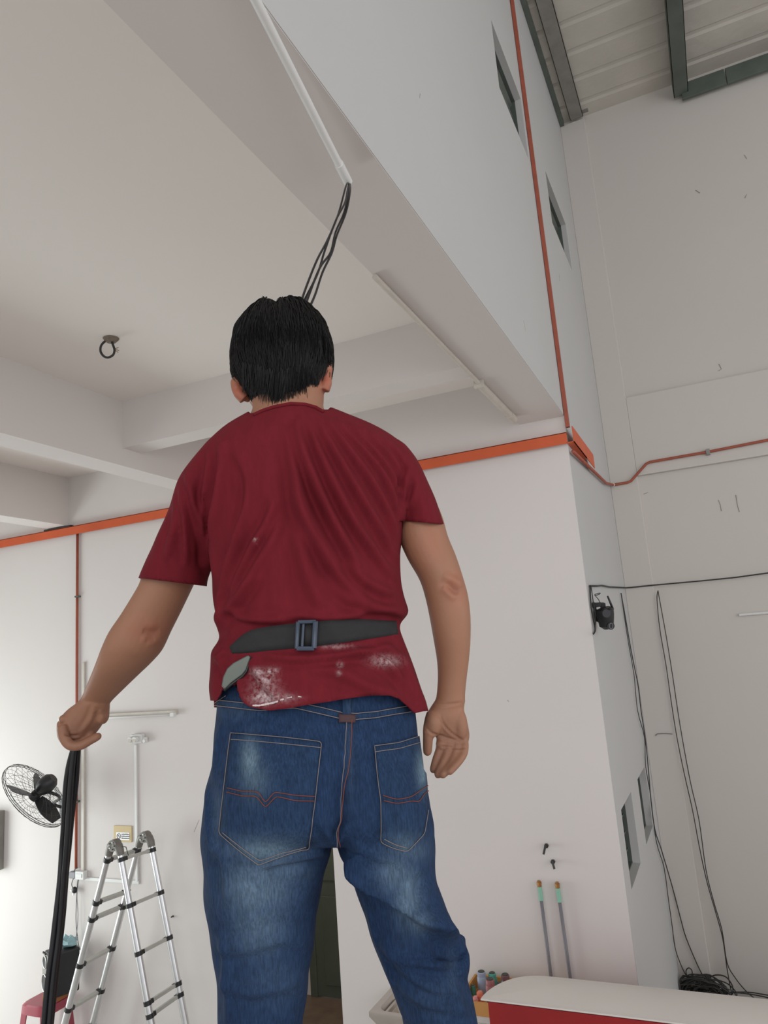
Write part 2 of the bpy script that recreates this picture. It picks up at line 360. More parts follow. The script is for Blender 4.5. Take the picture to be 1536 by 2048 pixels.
# emergency light
c = aty(277, 1479, D-.03); el = thing('emergency_light', 'small white twin-head emergency light at the top of the thin white trunking', 'lamp', (c[0], D, c[2]-.04))
box('housing', (c[0]-.085, D-.05, c[2]-.03), (c[0]+.055, D-.001, c[2]+.05), white_pl, el, bevel=.008)
for k, dx in enumerate((-.055, .0)):
    obj('lamp_head', MB().cyl((c[0]+dx, D-.05, c[2]+.01), (c[0]+dx, D-.085, c[2]), .026, 16, .03), white_pl, el, smooth='auto')
    obj('lens', MB().cyl((c[0]+dx, D-.085, c[2]), (c[0]+dx, D-.089, c[2]), .022, 16), white_old, el, smooth='auto')
box('side_arm', (c[0]+.055, D-.04, c[2]-.028), (c[0]+.10, D-.015, c[2]+.02), white_pl, el, bevel=.004)
obj('knob', MB().cyl((c[0]+.088, D-.04, c[2]-.012), (c[0]+.088, D-.06, c[2]-.012), .016, 12), white_pl, el, smooth='auto')
# tan sign plate
a, c = aty(229, 1653, D), aty(265, 1684, D)
sg = thing('notice_board', 'tan cardboard panel with a small white notice behind the ladder top', 'notice', ((a[0]+c[0])/2, D, c[2]))
box('backing', (a[0], D-.012, c[2]), (c[0], D-.001, a[2]+.01), card, sg, bevel=.002)
nx0, nx1 = aty(235, 1665, D)[0], aty(261, 1665, D)[0]; nz1, nz0 = aty(248, 1664, D)[2], aty(248, 1679, D)[2]
box('notice_sheet', (nx0, D-.016, nz0), (nx1, D-.0125, nz1), paper, sg)
cxs = nx0+.032; czs = (nz0+nz1)/2
ring = [np.array([cxs+.022*math.cos(t), D-.018, czs+.022*math.sin(t)]) for t in np.arange(20)*math.pi/10]
obj('ban_symbol', MB().tube(ring, .0022, 5, closed=True).tube([(cxs-.015, D-.018, czs+.015), (cxs+.015, D-.018, czs-.015)], .0022, 5), ink, sg)
for k in range(3):     # three rows of small, illegible print
    zr = nz1-.016-k*(nz1-nz0-.03)/2; xr = nx0+.065; bb = MB()
    while xr < nx1-.008:
        w = random.uniform(.004, .010); bb.box((xr, D-.0175, zr-.004), (xr+w, D-.016, zr+.004+random.uniform(0, .003))); xr += w+.002
    obj('print_row', bb, ink, sg)
# grey panel at the left edge
a, c = aty(10, 1620, D), aty(6, 1738, D)
pb = thing('distribution_box', 'grey metal distribution box at the left edge of the photo', 'electrical box', (a[0]-.2, D, c[2]))
box('case', (a[0]-.42, D-.10, c[2]), (a[0]+.0, D-.001, a[2]), galv, pb, bevel=.006)
box('cover', (a[0]-.40, D-.108, c[2]+.02), (a[0]-.02, D-.10, a[2]-.02), grey_pl, pb, bevel=.004)
# switch box with twin leads, plug
a, c = aty(158, 1739, D), aty(176, 1757, D); mid = aty(159, 1748, D)
sb = thing('socket_box', 'white double socket box at the foot of the red-brown drop pipe', 'socket', ((a[0]+c[0])/2, D, c[2]))
box('box', (mid[0], D-.055, c[2]), (c[0], D-.001, a[2]), white_pl, sb, bevel=.006)
box('rocker', (mid[0]+.012, D-.060, c[2]+.02), (c[0]-.02, D-.055, a[2]-.02), white_pl, sb, bevel=.003)
box('adapter', (mid[0]-.085, D-.05, c[2]+.004), (mid[0]-.002, D-.001, a[2]-.01), grey_pl, sb, bevel=.008, label='grey adapter')
def yc(pts, yy=D-.03): return [aty(x, y, yy) for x, y in pts]
tag(obj('plug_lead', MB().tube(catmull(yc([(155, 1735), (148.5, 1741), (148, 1753), (144, 1765), (144, 1772), (147, 1778)]), 5), .0035, 6), black_thin, smooth=True), 'short dark lead looping left of the socket box down to the plug', 'cable')
pc = aty(149, 1780, D-.04); pg = thing('wall_plug', 'black three-pin plug dangling below the socket box', 'plug', pc)
obj('body', MB().ell(pc, (np.array([.03, 0, 0]), np.array([0, .022, 0]), np.array([0, 0, .03]))), black_pl, pg, smooth=True)
obj('pin', MB().box(pc+np.array([-.05, -.005, -.012]), pc+np.array([-.02, .005, -.002])).box(pc+np.array([-.015, -.01, -.045]), pc+np.array([-.005, .0, -.02])), steel, pg)
tag(obj('speaker_lead', MB().tube(catmull(yc([(159, 1755), (155.5, 1762), (154, 1778), (153, 1800), (152, 1840), (155, 1875), (158, 1893), (163, 1903)]), 6), .0032, 6), black_thin, smooth=True), 'thin grey lead from the socket box down to the loudspeaker, left strand', 'cable')
tag(obj('speaker_lead', MB().tube(catmull(yc([(158, 1757), (154, 1790), (156, 1830), (154, 1860), (152.5, 1885), (160, 1900)], D-.04), 6), .0030, 6), grey_pl, smooth=True), 'second thin grey lead twisting beside the first down to the loudspeaker', 'cable')

# ---------------------------------------------------------------- wall fan
fc = aty(71, 1590, 5.08); sc = (fc-CAM)@CF/FPX
vF = (fc-CAM)/np.linalg.norm(fc-CAM); pF = -.72*CR-.69*CU; pF -= vF*(pF@vF); pF /= np.linalg.norm(pF); dF = .90*pF+.44*vF; dF /= np.linalg.norm(dF)
e1 = (CR*.69-CU*.72); e1 -= dF*(e1@dF); e1 /= np.linalg.norm(e1); e2 = np.cross(dF, e1)
Rf = 78*sc
fan = thing('wall_fan', 'black wall fan with a round wire guard facing down beside the hanging cables', 'fan', fc-np.array([0, 0, .3]))
def fcirc(r, h, n=36): return [fc+dF*h+r*(math.cos(t)*e1+math.sin(t)*e2) for t in np.arange(n)*2*math.pi/n]
g = MB(); wr = .0015
prf = [(.16, .075), (.5, .07), (.86, .05), (1, .012), (1, -.012), (.86, -.05), (.5, -.07), (.2, -.075)]
for k in range(30):
    t = k*2*math.pi/30; t2 = t+.25
    for sgn in (1, -1):
        pts = [fc+dF*h*1.0+Rf*r*(math.cos(t+sgn*.3*(1-r))*e1+math.sin(t+sgn*.3*(1-r))*e2) for r, h in (prf[:4] if sgn > 0 else prf[4:])]
        g.tube(pts, wr*.8, 4)
for r, h in ((1, 0), (1, .014), (.985, -.014), (.8, .055), (.8, -.055), (.6, .067), (.6, -.067), (.4, .072), (.4, -.072), (.22, .075), (.22, -.075)): g.tube(fcirc(Rf*r, h), wr if r < .98 else .003, 4, closed=True)
obj('wire_guard', g, black_pl, fan)
for k in range(3):
    t = math.radians(8+k*120); u_ = math.cos(t)*e1+math.sin(t)*e2; w_ = np.cross(dF, u_); pts = []
    g = MB(); Rr = []
    for s in np.linspace(.12, .86, 7):
        wd = .035+.05*math.sin(math.pi*min(1, (s-.05)*1.05)); c_ = fc+u_*Rf*s
        tw = .5-.25*s; a_ = w_*math.cos(tw)+dF*math.sin(tw); n_ = np.cross(u_, a_)
        Rr.append([c_-a_*wd-n_*.002, c_+a_*wd-n_*.002, c_+a_*wd+n_*.002, c_-a_*wd+n_*.002])
    obj('blade', g.rings(Rr), black_pl, fan, smooth='auto')
obj('hub', MB().cyl(fc-dF*.03, fc+dF*.04, .045, 20), black_pl, fan, smooth='auto')
mb_ = [fc-dF*.05, fc-dF*.08, fc-dF*.13, fc-dF*.19, fc-dF*.22]
obj('motor', MB().tube(mb_, [.05, .07, .08, .072, .045], 20), black_pl, fan, smooth='auto')
wmt = aty(127, 1612, D-.02)
arm = catmull([fc-dF*.13-np.array([0, 0, .06]), fc-dF*.16+np.array([.05, .05, -.12]), (fc-dF*.1+wmt)/2+np.array([.07, 0, -.02]), wmt+np.array([0, -.12, .05]), wmt+np.array([0, -.04, 0]), wmt], 6)
obj('bracket_arm', MB().tube(arm, .014, 10), black_pl, fan, smooth=True)
obj('wall_plate', MB().box(wmt+np.array([-.035, -.02, -.09]), wmt+np.array([.035, .019, .07])), black_pl, fan, bevel=.008)
obj('lead', MB().tube(catmull([fc-dF*.2, fc-dF*.16+np.array([.02, 0, -.14]), fc-dF*.06+np.array([.08, .05, -.20]), wmt+np.array([-.03, -.05, -.02])], 6), .004, 6), black_pl, fan, smooth=True)

# ---------------------------------------------------------------- stool, block, loudspeaker, plastic bag
sx, sy, sz = aty(94, 1996, 5.27); SX = sx; SY = 5.27
st = thing('plastic_stool', 'red plastic stool by the back wall under the loudspeaker', 'stool', (SX, SY, 0))
R_ = []
for h, hw in ((sz, .128), (sz, .15), (sz-.012, .163), (sz-.075, .170)):
    ringp = []
    for k in range(32):
        t = k*math.pi/16; c_, s_2 = math.cos(t), math.sin(t); q_ = (abs(c_)**5+abs(s_2)**5)**(-1/5)
        ringp.append(np.array([SX+hw*c_*q_, SY+hw*s_2*q_, h]))
    R_.append(ringp)
obj('seat', MB().rings(R_, True), red_stool, st, smooth='auto')
for a in (-1, 1):
    for c in (-1, 1):
        top = np.array([SX+a*.145, SY+c*.145, sz-.05]); bot = np.array([SX+a*.19, SY+c*.19, 0.])
        g = MB(); w = .028
        Rl = [[p_+np.array(o_) for o_ in ((0, 0, 0), (-a*2*w*k_, 0, 0), (-a*2*w*k_, -c*.008, 0), (-a*.008, -c*.008, 0), (-a*.008, -c*2*w*k_, 0), (0, -c*2*w*k_, 0))] for p_, k_ in ((top, 1.15), (bot, .8))]
        obj('leg', g.rings(Rl), red_stool, st)
for a in (-1, 1):
    box('stretcher', (SX-.16, SY+a*.163-.006, .20), (SX+.16, SY+a*.163+.006, .235), red_stool, st)
    box('stretcher', (SX+a*.163-.006, SY-.16, .20), (SX+a*.163+.006, SY+.16, .235), red_stool, st)
bl = thing('wooden_block', 'brown wooden block propping up the loudspeaker on the red stool', 'block', (SX+.02, SY, sz))
obj('body', MB().box((SX+.02, SY-.07, sz), (SX+.17, SY+.10, sz+.055)), wood_b, bl, bevel=.004)
spz = sz+.057
th = math.radians(-52); f1 = np.array([math.cos(th), math.sin(th), 0]); f2 = np.array([-math.sin(th), math.cos(th), 0]); UPv = np.array([0, 0, 1.])
# front of the speaker looks along -f2' : choose n towards the left and the camera
nrm = np.array([-.42, -.91, 0.]); nrm /= np.linalg.norm(nrm); sd = np.array([-nrm[1], nrm[0], 0.])
so = np.array([SX+.16, SY+.02, spz])
spk = thing('loudspeaker', 'black portable loudspeaker with a silver front standing on the red stool', 'speaker', so)
ww, dd, hh = .10, .125, .36
tilt = np.array([-.0, -.0, 1.])
obj('cabinet', MB().box((-ww, -dd, 0), (ww, dd, hh), (sd, nrm, UPv), so), black_pl, spk, bevel=.015)
fr_o = so+nrm*dd
R_ = []
for hs, off in ((1, .0), (1, .012), (.86, .02)):
    R_.append([fr_o+nrm*off+sd*(ww*.86*hs*math.copysign(abs(math.cos(t))**.6, math.cos(t)))+UPv*(hh/2+hh*.47*hs*math.copysign(abs(math.sin(t))**.6, math.sin(t))) for t in np.arange(28)*math.pi/14])
obj('front_panel', MB().rings(R_), galv, spk, smooth='auto')
for zc, rr in ((.12, .07), (.29, .05)):
    c_ = fr_o+nrm*.02+UPv*zc
    obj('driver', MB().tube([c_, c_+nrm*.006, c_+nrm*.002, c_-nrm*.01], [rr, rr*.94, rr*.8, rr*.3], 24), black_pl, spk, smooth='auto')
    obj('driver_ring', MB().tube([c_+nrm*.006+rr*(math.cos(t)*sd+math.sin(t)*UPv) for t in np.arange(24)*math.pi/12], .004, 6, closed=True), alu, spk, smooth=True)
for k in (-1, 0, 1):
    c_ = fr_o+nrm*.02+UPv*.365+sd*.03*k; obj('knob', MB().cyl(c_, c_+nrm*.012, .009, 12), black_pl, spk, smooth='auto')
obj('handle', MB().tube(catmull([so+UPv*hh+sd*0+nrm*.07, so+UPv*(hh+.022)+nrm*.05, so+UPv*(hh+.022)-nrm*.05, so+UPv*hh-nrm*.07], 5), .008, 8), black_pl, spk, smooth=True)
bg = MB(); bc = so+UPv*(hh+.035)+sd*.0-nrm*.06
nn = 14; R_ = []
for i in range(1, 8):
    t = math.pi*i/8
    R_.append([bc+np.array([.075*math.sin(t)*math.cos(a), .07*math.sin(t)*math.sin(a), .034*math.cos(t)+.03*(math.cos(t) > .3)*rng.random()])*(1+.3*rng.uniform(-1, 1)) for a in np.arange(nn)*2*math.pi/nn])
tag(obj('crumpled_plastic_bag', bg.rings(R_), mat('pale_blue_plastic', srgb(150, 185, 190), .3, noise=(20, .2)), smooth='auto'), 'crumpled pale blue plastic bag lying on top of the loudspeaker', 'plastic bag')

# ---------------------------------------------------------------- ladder
YN = 4.92; dY = .40
hn = aty(229, 1683, YN); hf_ = atx(291, 1668, hn[0]); YFd = hf_[1]
lad = thing('telescopic_ladder', 'silver telescopic A-frame ladder with black collars standing by the back wall', 'ladder', (hn[0], (YN+YFd)/2, 0))
RL = {'nl': ((219, 1703), (130, 2045), YN), 'nr': ((240, 1703), (302, 2045), YN), 'fl': ((279, 1686), (186, 2045), YFd), 'fr': ((302, 1686), (371, 2045), YFd)}
LN = {}
for k, (a, c, Y) in RL.items():
    p, q = aty(*a, Y), aty(*c, Y); d = (q-p)/(p[2]-q[2]); LN[k] = (p, d)
def onrail(k, z): p, d = LN[k]; return p+d*(p[2]-z)
for k, (p, d) in LN.items():
    z = p[2]+.02; r = .0235; zs = []
    coll = {'nl': [1720, 1805, 1838, 1930, 2018], 'fl': [1700, 1783, 1812, 1895, 1980], 'nr': [1719, 1811, 1907, 2006, 2032], 'fr': [1700, 1785, 1875, 1967, 1989]}[k]
    Y = RL[k][2]
    for yy in coll:
        t0, t1 = RL[k][0], RL[k][1]; xx = t0[0]+(t1[0]-t0[0])*(yy-t0[1])/(t1[1]-t0[1]); zs.append(aty(xx, yy, Y)[2])
    zs += [zs[-1]-.29]
    while zs[-1] > .35: zs.append(zs[-1]-.29)
    LN[k] = (p, d, zs)
    cuts = [z]+zs+[.03]
    for i in range(len(cuts)-1):
        rr = r+.0012*i; a, c = onrail2 if False else (p+d*(p[2]-cuts[i]), p+d*(p[2]-cuts[i+1]))
        if cuts[i]-cuts[i+1] > .02: obj('rail_tube', MB().cyl(a, c, rr, 14), alu, lad, smooth='auto')
    foot = p+d*(p[2]-.03); obj('foot', MB().cyl(foot, foot-np.array([0, 0, .03]), .026, 14, .032), black_pl, lad, smooth='auto')
for a_, b_ in (('nl', 'fl'), ('nr', 'fr')):
    pa, da, za = LN[a_]; pb_, db, zb = LN[b_]
    for i in range(min(len(za), len(zb))):
        A = pa+da*(pa[2]-za[i]); B = pb_+db*(pb_[2]-zb[i])
        t = (B-A)/np.linalg.norm(B-A); dn = da/np.linalg.norm(da); n_ = np.cross(t, dn); n_ /= np.linalg.norm(n_); dn2 = np.cross(n_, t)
        L_ = np.linalg.norm(B-A)
        obj('rung', MB().box((.02, -.018, -.013), (L_-.02, .018, .013), (t, n_, dn2), A), alu_dull, lad, bevel=.003)
        for Q, dq, sgn in ((A, da, 1), (B, db, -1)):
            dq = dq/np.linalg.norm(dq)
            obj('collar', MB().cyl(Q-dq*.017, Q+dq*.017, .031, 14).box((0, -.021, -.016), (sgn*.05, .021, .016), (t, n_, dn2), Q), black_pl, lad, smooth='auto')
for k, (hx, (l_, r_), Y) in enumerate(((hn, ('nl', 'nr'), YN), (hf_, ('fl', 'fr'), YFd))):
    pl, dl = LN[l_][:2]; pr, dr = LN[r_][:2]; apex = (pl+pr)/2+np.array([0, 0, .055])
    dl = dl/np.linalg.norm(dl); dr = dr/np.linalg.norm(dr)
    for sgn, pp, dq in ((-1, pl, dl), (1, pr, dr)):
        obj('hinge_arm', MB().tube([pp+dq*.03, pp-dq*.01, (pp+apex)/2+np.array([sgn*.014, 0, .012]), apex+np.array([sgn*.004, 0, .012])], [.031, .034, .037, .034], 12), cast, lad, smooth='auto')
    obj('hinge_disc', MB().cyl(apex+np.array([0, -.032, -.004]), apex+np.array([0, .034, -.004]), .046, 24), cast, lad, smooth='auto')
    for q_ in range(5):
        t = q_*2*math.pi/5; c_ = apex+np.array([.028*math.cos(t), -.034, -.004+.028*math.sin(t)])
        obj('rivet', MB().cyl(c_, c_-np.array([0, .005, 0]), .006, 8), alu if q_ % 2 else black_pl, lad)
wr_ = [aty(244, 1693, YN), aty(252, 1694, YN+.05), aty(257, 1712, YN+.1), aty(300, 1700, YFd)]
obj('release_wire', MB().tube(wr_, .0035, 6), galv_d, lad, smooth=True)

wf = bpy.data.objects['wall_far']; ws = bpy.data.objects['wall_side']; wb = bpy.data.objects['wall_back']
def scuff(par, P, r=.0045): obj('scuff_mark', MB().tube(P, [r*random.uniform(.4, 1) for _ in P], 5), scuff_m, par)
for pts in ([(1437, 1000), (1441, 1010), (1443, 1022)], [(1472, 990), (1475, 1010), (1479, 1024)], [(1494, 388), (1490, 396)], [(1391, 380), (1400, 386)], [(1438, 728), (1443, 738), (1437, 742)], [(1489, 310), (1494, 318)], [(1287, 988), (1296, 985)]): scuff(wf, [aty(x, y, DF+.052) for x, y in pts])
for pts in ([(1047, 640), (1051, 662)], [(840, 188), (839, 196)], [(1118, 548), (1119, 562)]): scuff(ws, [atx(x, y, X0+.0) for x, y in pts], .003)
for pts in ([(1015, 1400), (1018, 1404)], [(398, 1640), (388, 1664)], [(770, 1790), (775, 1800)], [(345, 1830), (348, 1836)]): scuff(wb, [aty(x, y, D-.0) for x, y in pts], .003)
# ---------------------------------------------------------------- things on the right part of the back wall
for k, (x0, y0, x1, y1, lb) in enumerate(((1080.5, 1784, 1103, 1960, 'left of the two grey water pipes on the back wall, green tape at its top'), (1117, 1787, 1142, 1966, 'right of the two grey water pipes on the back wall, green tape at its top'))):
    a, c = aty(x0, y0, D-.03), aty(x1, y1, D-.03); u_ = (a-c)/np.linalg.norm(a-c); a = c+u_*np.linalg.norm(a-c)
    gp = thing('water_pipe', lb, 'pipe', (c[0], D-.03, .05), 'capped grey water pipes')
    low = np.array([c[0], D-.03, .02])
    obj('pipe', MB().tube([a, c, low], .012, 12), grey_pl, gp, smooth=True)
    obj('tape_wrap', MB().cyl(a-u_*.055, a+u_*.035, .0155, 12), mat('mint_tape', srgb(140, 190, 168), .5, noise=(30, .12)), gp, smooth='auto', label='mint green tape')
    obj('nipple', MB().cyl(a+u_*.03, a+u_*.05, .015, 8).cyl(a+u_*.05, a+u_*.066, .018, 6).cyl(a+u_*.066, a+u_*.075, .012, 8), mat('brass', srgb(160, 115, 70), .4, .7), gp, label='brass end fitting')
for x, y, tl, lb in ((1094, 1690, (-.02, -.05), 'rusty wall bolt, the upper of two above the grey pipes'), (1107, 1722, (.012, -.04), 'rusty wall bolt, the lower of two above the grey pipes')):
    c = aty(x, y, D-.0); hk = thing('wall_bolt', lb, 'bolt', c, 'rusty wall bolts')
    obj('shank', MB().cyl(c+np.array([0, .02, 0]), c+np.array([0, -.045, 0]), .007, 8), black_thin, hk)
    obj('bent_tail', MB().cyl(c+np.array([0, -.04, .012]), c+np.array([tl[0], -.05, tl[1]]), .008, 8), black_thin, hk)
    obj('nut', MB().cyl(c+np.array([0, -.012, 0]), c+np.array([0, -.03, 0]), .016, 6), black_thin, hk)

# low cabinet with plywood top, cans on it
tz = aty(960, 2004, 5.08)[2]; cbl = aty(948, 2004, 5.08)[0]-.12
cab = thing('small_cabinet', 'small white cabinet under the plywood tray between the sink and the red chest', 'cabinet', (cbl+.35, 5.28, 0))
ct = tz-.085
box('worktop', (cbl, 5.09, ct-.03), (cbl+.70, 5.48, ct), white_pl, cab, bevel=.004)
crt = thing('plywood_tray', 'yellow plywood tray holding spray cans on the small white cabinet', 'tray', (cbl+.35, 5.27, ct))
for nm, a_, b_ in (('front_board', (cbl, 5.07, ct+.002), (cbl+.70, 5.085, tz)), ('back_board', (cbl, 5.465, ct+.002), (cbl+.70, 5.48, tz)), ('side_board', (cbl, 5.086, ct+.002), (cbl+.015, 5.464, tz)), ('side_board', (cbl+.685, 5.086, ct+.002), (cbl+.70, 5.464, tz)), ('base_board', (cbl+.016, 5.086, ct+.002), (cbl+.684, 5.464, ct+.012))):
    box(nm, a_, b_, wood, crt)
tz0 = tz; tz = ct+.012
box('body', (cbl+.03, 5.10, 0), (cbl+.67, 5.48, ct-.03), cream, cab, bevel=.004)
box('door', (cbl+.05, 5.085, .05), (cbl+.345, 5.10, ct-.05), white_pl, cab, bevel=.003)
box('door', (cbl+.355, 5.085, .05), (cbl+.65, 5.10, ct-.05), white_pl, cab, bevel=.003)
def can(x0, x1, ytop, Y, bm, cm, label, neck=.72, caph=.28, name='spray_can'):
    a, c = aty(x0, ytop, Y), aty(x1, ytop, Y); r = (c[0]-a[0])/2*.93; cx = (a[0]+c[0])/2; zt = a[2]-.0; h = zt-tz
    t = thing(name, label, 'can', (cx, Y, tz), 'cans and pots in the plywood tray')
    pr = [(0, r*.95), (.008, r), (h*(1-caph), r), (h*(1-caph*.75), r*neck+.004)]
    obj('body', MB().tube([(cx, Y, tz+z) for z, _ in pr], [q for _, q in pr], 20), bm, t, smooth='auto')
    pr = [(h*(1-caph*.78), r*.88), (h*.97, r*.86), (h, r*.74)]
    obj('cap', MB().tube([(cx, Y, tz+z) for z, _ in pr], [q for _, q in pr], 20), bm, t, smooth='auto')
    obj('cap_top', MB().cyl((cx, Y, tz+h-.002), (cx, Y, tz+h+.004), r*.66, 18), cm, t, smooth='auto')
blk = mat('dark_cap', (.05, .055, .05, 1), .5)
can(952.5, 972, 1942, 5.38, mat('can_blue_grey', srgb(152, 162, 184), .4), blk, 'blue-grey spray can in the plywood tray, leftmost of the tall cans')
can(975, 993, 1945, 5.40, mat('can_teal', srgb(92, 178, 160), .4), blk, 'mint green spray can between the blue-grey and the brown can')
can(1000, 1020, 1948, 5.36, mat('can_brown', srgb(116, 82, 84), .4), blk, 'brown spray can beside the red chest, rightmost of the tall cans')
can(969, 990, 1957, 5.22, mat('can_dusty_red', srgb(150, 92, 92), .4), blk, 'dusty red bottle with a dark cap in front of the mint green can', name='paint_bottle')
can(992, 1004, 1965, 5.28, mat('can_black', (.04, .045, .05, 1), .4), blk, 'short dark pot between the dusty red bottle and the brown can', name='paint_pot')
can(941, 951, 1970, 5.33, mat('can_green', srgb(70, 130, 115), .4), blk, 'green pot half hidden behind the jeans, left of the blue-grey can', name='paint_pot')
can(952, 967, 1983, 5.15, mat('can_orange', srgb(215, 120, 95), .45), mat('cap_orange', srgb(225, 130, 105), .4), 'orange pot in front of the blue-grey can', neck=.9, name='paint_pot')
can(945, 956, 1993, 5.11, mat('can_pink', srgb(215, 140, 140), .45), mat('cap_pink', srgb(225, 150, 150), .4), 'small pink pot at the left end of the plywood tray', neck=.9, name='paint_pot')

# steel wall sink
sk = atz(737, 2024, .935); sw, sdp = .62, D-.005-sk[1]; szk = .935
snk = thing('steel_sink', 'stainless steel sink on the back wall beside the right trouser leg', 'sink', (sk[0]+sw/2, D-.2, .72))
b = MB(); o_ = [(sk[0], sk[1]), (sk[0]+sw, sk[1]), (sk[0]+sw, sk[1]+sdp), (sk[0], sk[1]+sdp)]
def rrect(x0, y0, x1, y1, r, z, n=6):
    out = []
    for cx, cy, a0 in ((x1-r, y1-r, 0), (x0+r, y1-r, 90), (x0+r, y0+r, 180), (x1-r, y0+r, 270)):
        for k in range(n): a = math.radians(a0+90*k/(n-1)); out.append(np.array([cx+r*math.cos(a), cy+r*math.sin(a), z]))
    return out
x0_, y0_, x1_, y1_ = sk[0], sk[1], sk[0]+sw, sk[1]+sdp
obj('rim_and_bowl', MB().rings([rrect(x0_+.06, y0_+.06, x1_-.06, y1_-.08, .07, szk-.16), rrect(x0_, y0_, x1_, y1_, .006, szk-.03), rrect(x0_, y0_, x1_, y1_, .006, szk),
    rrect(x0_+.05, y0_+.045, x1_-.05, y1_-.07, .07, szk-.002), rrect(x0_+.06, y0_+.055, x1_-.06, y1_-.08, .07, szk-.02), rrect(x0_+.09, y0_+.085, x1_-.09, y1_-.11, .06, szk-.14)]), steel, snk, smooth='auto')
obj('drain', MB().cyl((sk[0]+sw/2, sk[1]+sdp/2, szk-.145), (sk[0]+sw/2, sk[1]+sdp/2, szk-.30), .03, 14), steel, snk, smooth='auto')
for xx in (x0_+.08, x1_-.10): box('wall_bracket', (xx, y0_+.06, szk-.06), (xx+.02, D-.002, szk-.03), steel, snk)

# red chest with white lid
RY = 4.5; rl = aty(975, 2003, RY); rz = rl[2]
rc = thing('red_chest', 'tall red chest with a thin white rounded lid at the lower right', 'chest', (rl[0]+1.2, RY+.22, 0))
R_ = []
bk = 0.385
for z, gx in ((rz, .02), (rz+.004, .0), (rz+.012, .0)):
    rg = []
    for t in np.linspace(0, 1, 24):           # rounded left end: quarter sweep from front corner to back edge
        a = t*math.pi/2; rg.append(np.array([rl[0]+.30-(.34-gx)*math.cos(a)**.8 if t < 1 else rl[0]+.30, RY-.004+gx*.3+(bk)*math.sin(a)**1.1, z]))
    rg += [np.array([rl[0]+2.62, RY-.004+bk, z]), np.array([rl[0]+2.62, RY-.004+gx*.3, z])]
    R_.append(rg)
def inset(p, z): return np.array([max(p[0]+.022, rl[0]-.004) if p[0] < rl[0]+.4 else p[0]-.02, RY+(p[1]-RY)*.94, z])
obj('body', MB().rings([[inset(p, z) for p in R_[0]] for z in (.02, rz-.003)]), red_m, rc)
lid_c = [np.array([(p[0]-rl[0]-1.3)*.96+rl[0]+1.3, (p[1]-RY-.2)*.9+RY+.2, rz+.02]) for p in R_[-1]]
obj('lid', MB().rings(R_+[lid_c]), cream, rc, smooth='auto', label='white rounded lid')
for k in range(12):      # dark worn print low on the front
    x = rl[0]+.12+k*.035; h = random.uniform(.012, .03)
    if k in (4, 8): continue
    obj('dark_mark', MB().box((x, RY-.0025, rz-.125-h), (x+.024, RY-.0005, rz-.12)), black_m, rc)

# inner door
dr = struct('door_1', MB().box((-4.30, iy-.012, .01), (-3.40, iy+.03, 2.08)), green_door)
obj('door_frame', MB().box((-4.38, iy-.03, 0), (-4.30, iy+.06, 2.12)).box((-3.40, iy-.03, 0), (-3.32, iy+.06, 2.12)).box((-4.38, iy-.03, 2.08), (-3.32, iy+.06, 2.15)), green_door, dr, bevel=.006)
for zz in (.12, 1.12):
    obj('door_panel', MB().box((-4.20, iy-.024, zz), (-3.50, iy-.012, zz+.85)), green_door, dr, bevel=.008)
obj('door_handle', MB().cyl((-3.48, iy-.012, 1.02), (-3.48, iy-.06, 1.02), .011, 10).cyl((-3.48, iy-.055, 1.02), (-3.60, iy-.055, 1.02), .009, 10), steel, dr, smooth='auto')

# ---------------------------------------------------------------- ceiling fittings
c1 = atz(222, 678, ZC-.004); rs = thing('ceiling_rose', 'small brown ceiling rose with a loop of black wire', 'ceiling fitting', (c1[0], c1[1], ZC))
obj('plate', MB().cyl(c1+np.array([0, 0, .003]), c1-np.array([0, 0, .02]), .05, 20, .03), mat('rose_brown', (.20, .16, .12, 1), .7, noise=(40, .4)), rs, smooth='auto')
dpt = (c1-CAM)@FW
def lp(x, y): return mp(x, y, dpt)
lo = [lp(222, 681), lp(213, 681), lp(203, 690), lp(201, 702), lp(207, 712), lp(216, 715), lp(226, 710), lp(229, 700), lp(226, 690), lp(224, 683)]
obj('wire_loop', MB().tube(catmull(lo, 5), .0075, 8), black_thin, rs, smooth=True)
for dx_, dy_ in ((9, -5), (10, 1), (8, 5)): obj('bare_strand', MB().cyl(lp(228, 698), lp(228+dx_, 700+dy_), .0025, 5), mat('copper_strand', srgb(150, 120, 90), .5), rs)
# white conduit the cables come out of
mouth = atz(696, 364, ZM-.045); top_ = atz(512, 2, ZM-.02); dirc = (top_-mouth)/np.linalg.norm(top_-mouth)
wc = thing('white_conduit', 'white conduit under the beam with black cables coming out of its lower end', 'conduit', mouth)
obj('pipe', MB().cyl(mouth, top_+dirc*2.0+np.array([0, 0, .0]), .0135, 16), white_pl, wc, smooth='auto')
obj('coupling', MB().cyl(mouth, mouth+dirc*.10, .0165, 16), white_pl, wc, smooth='auto')
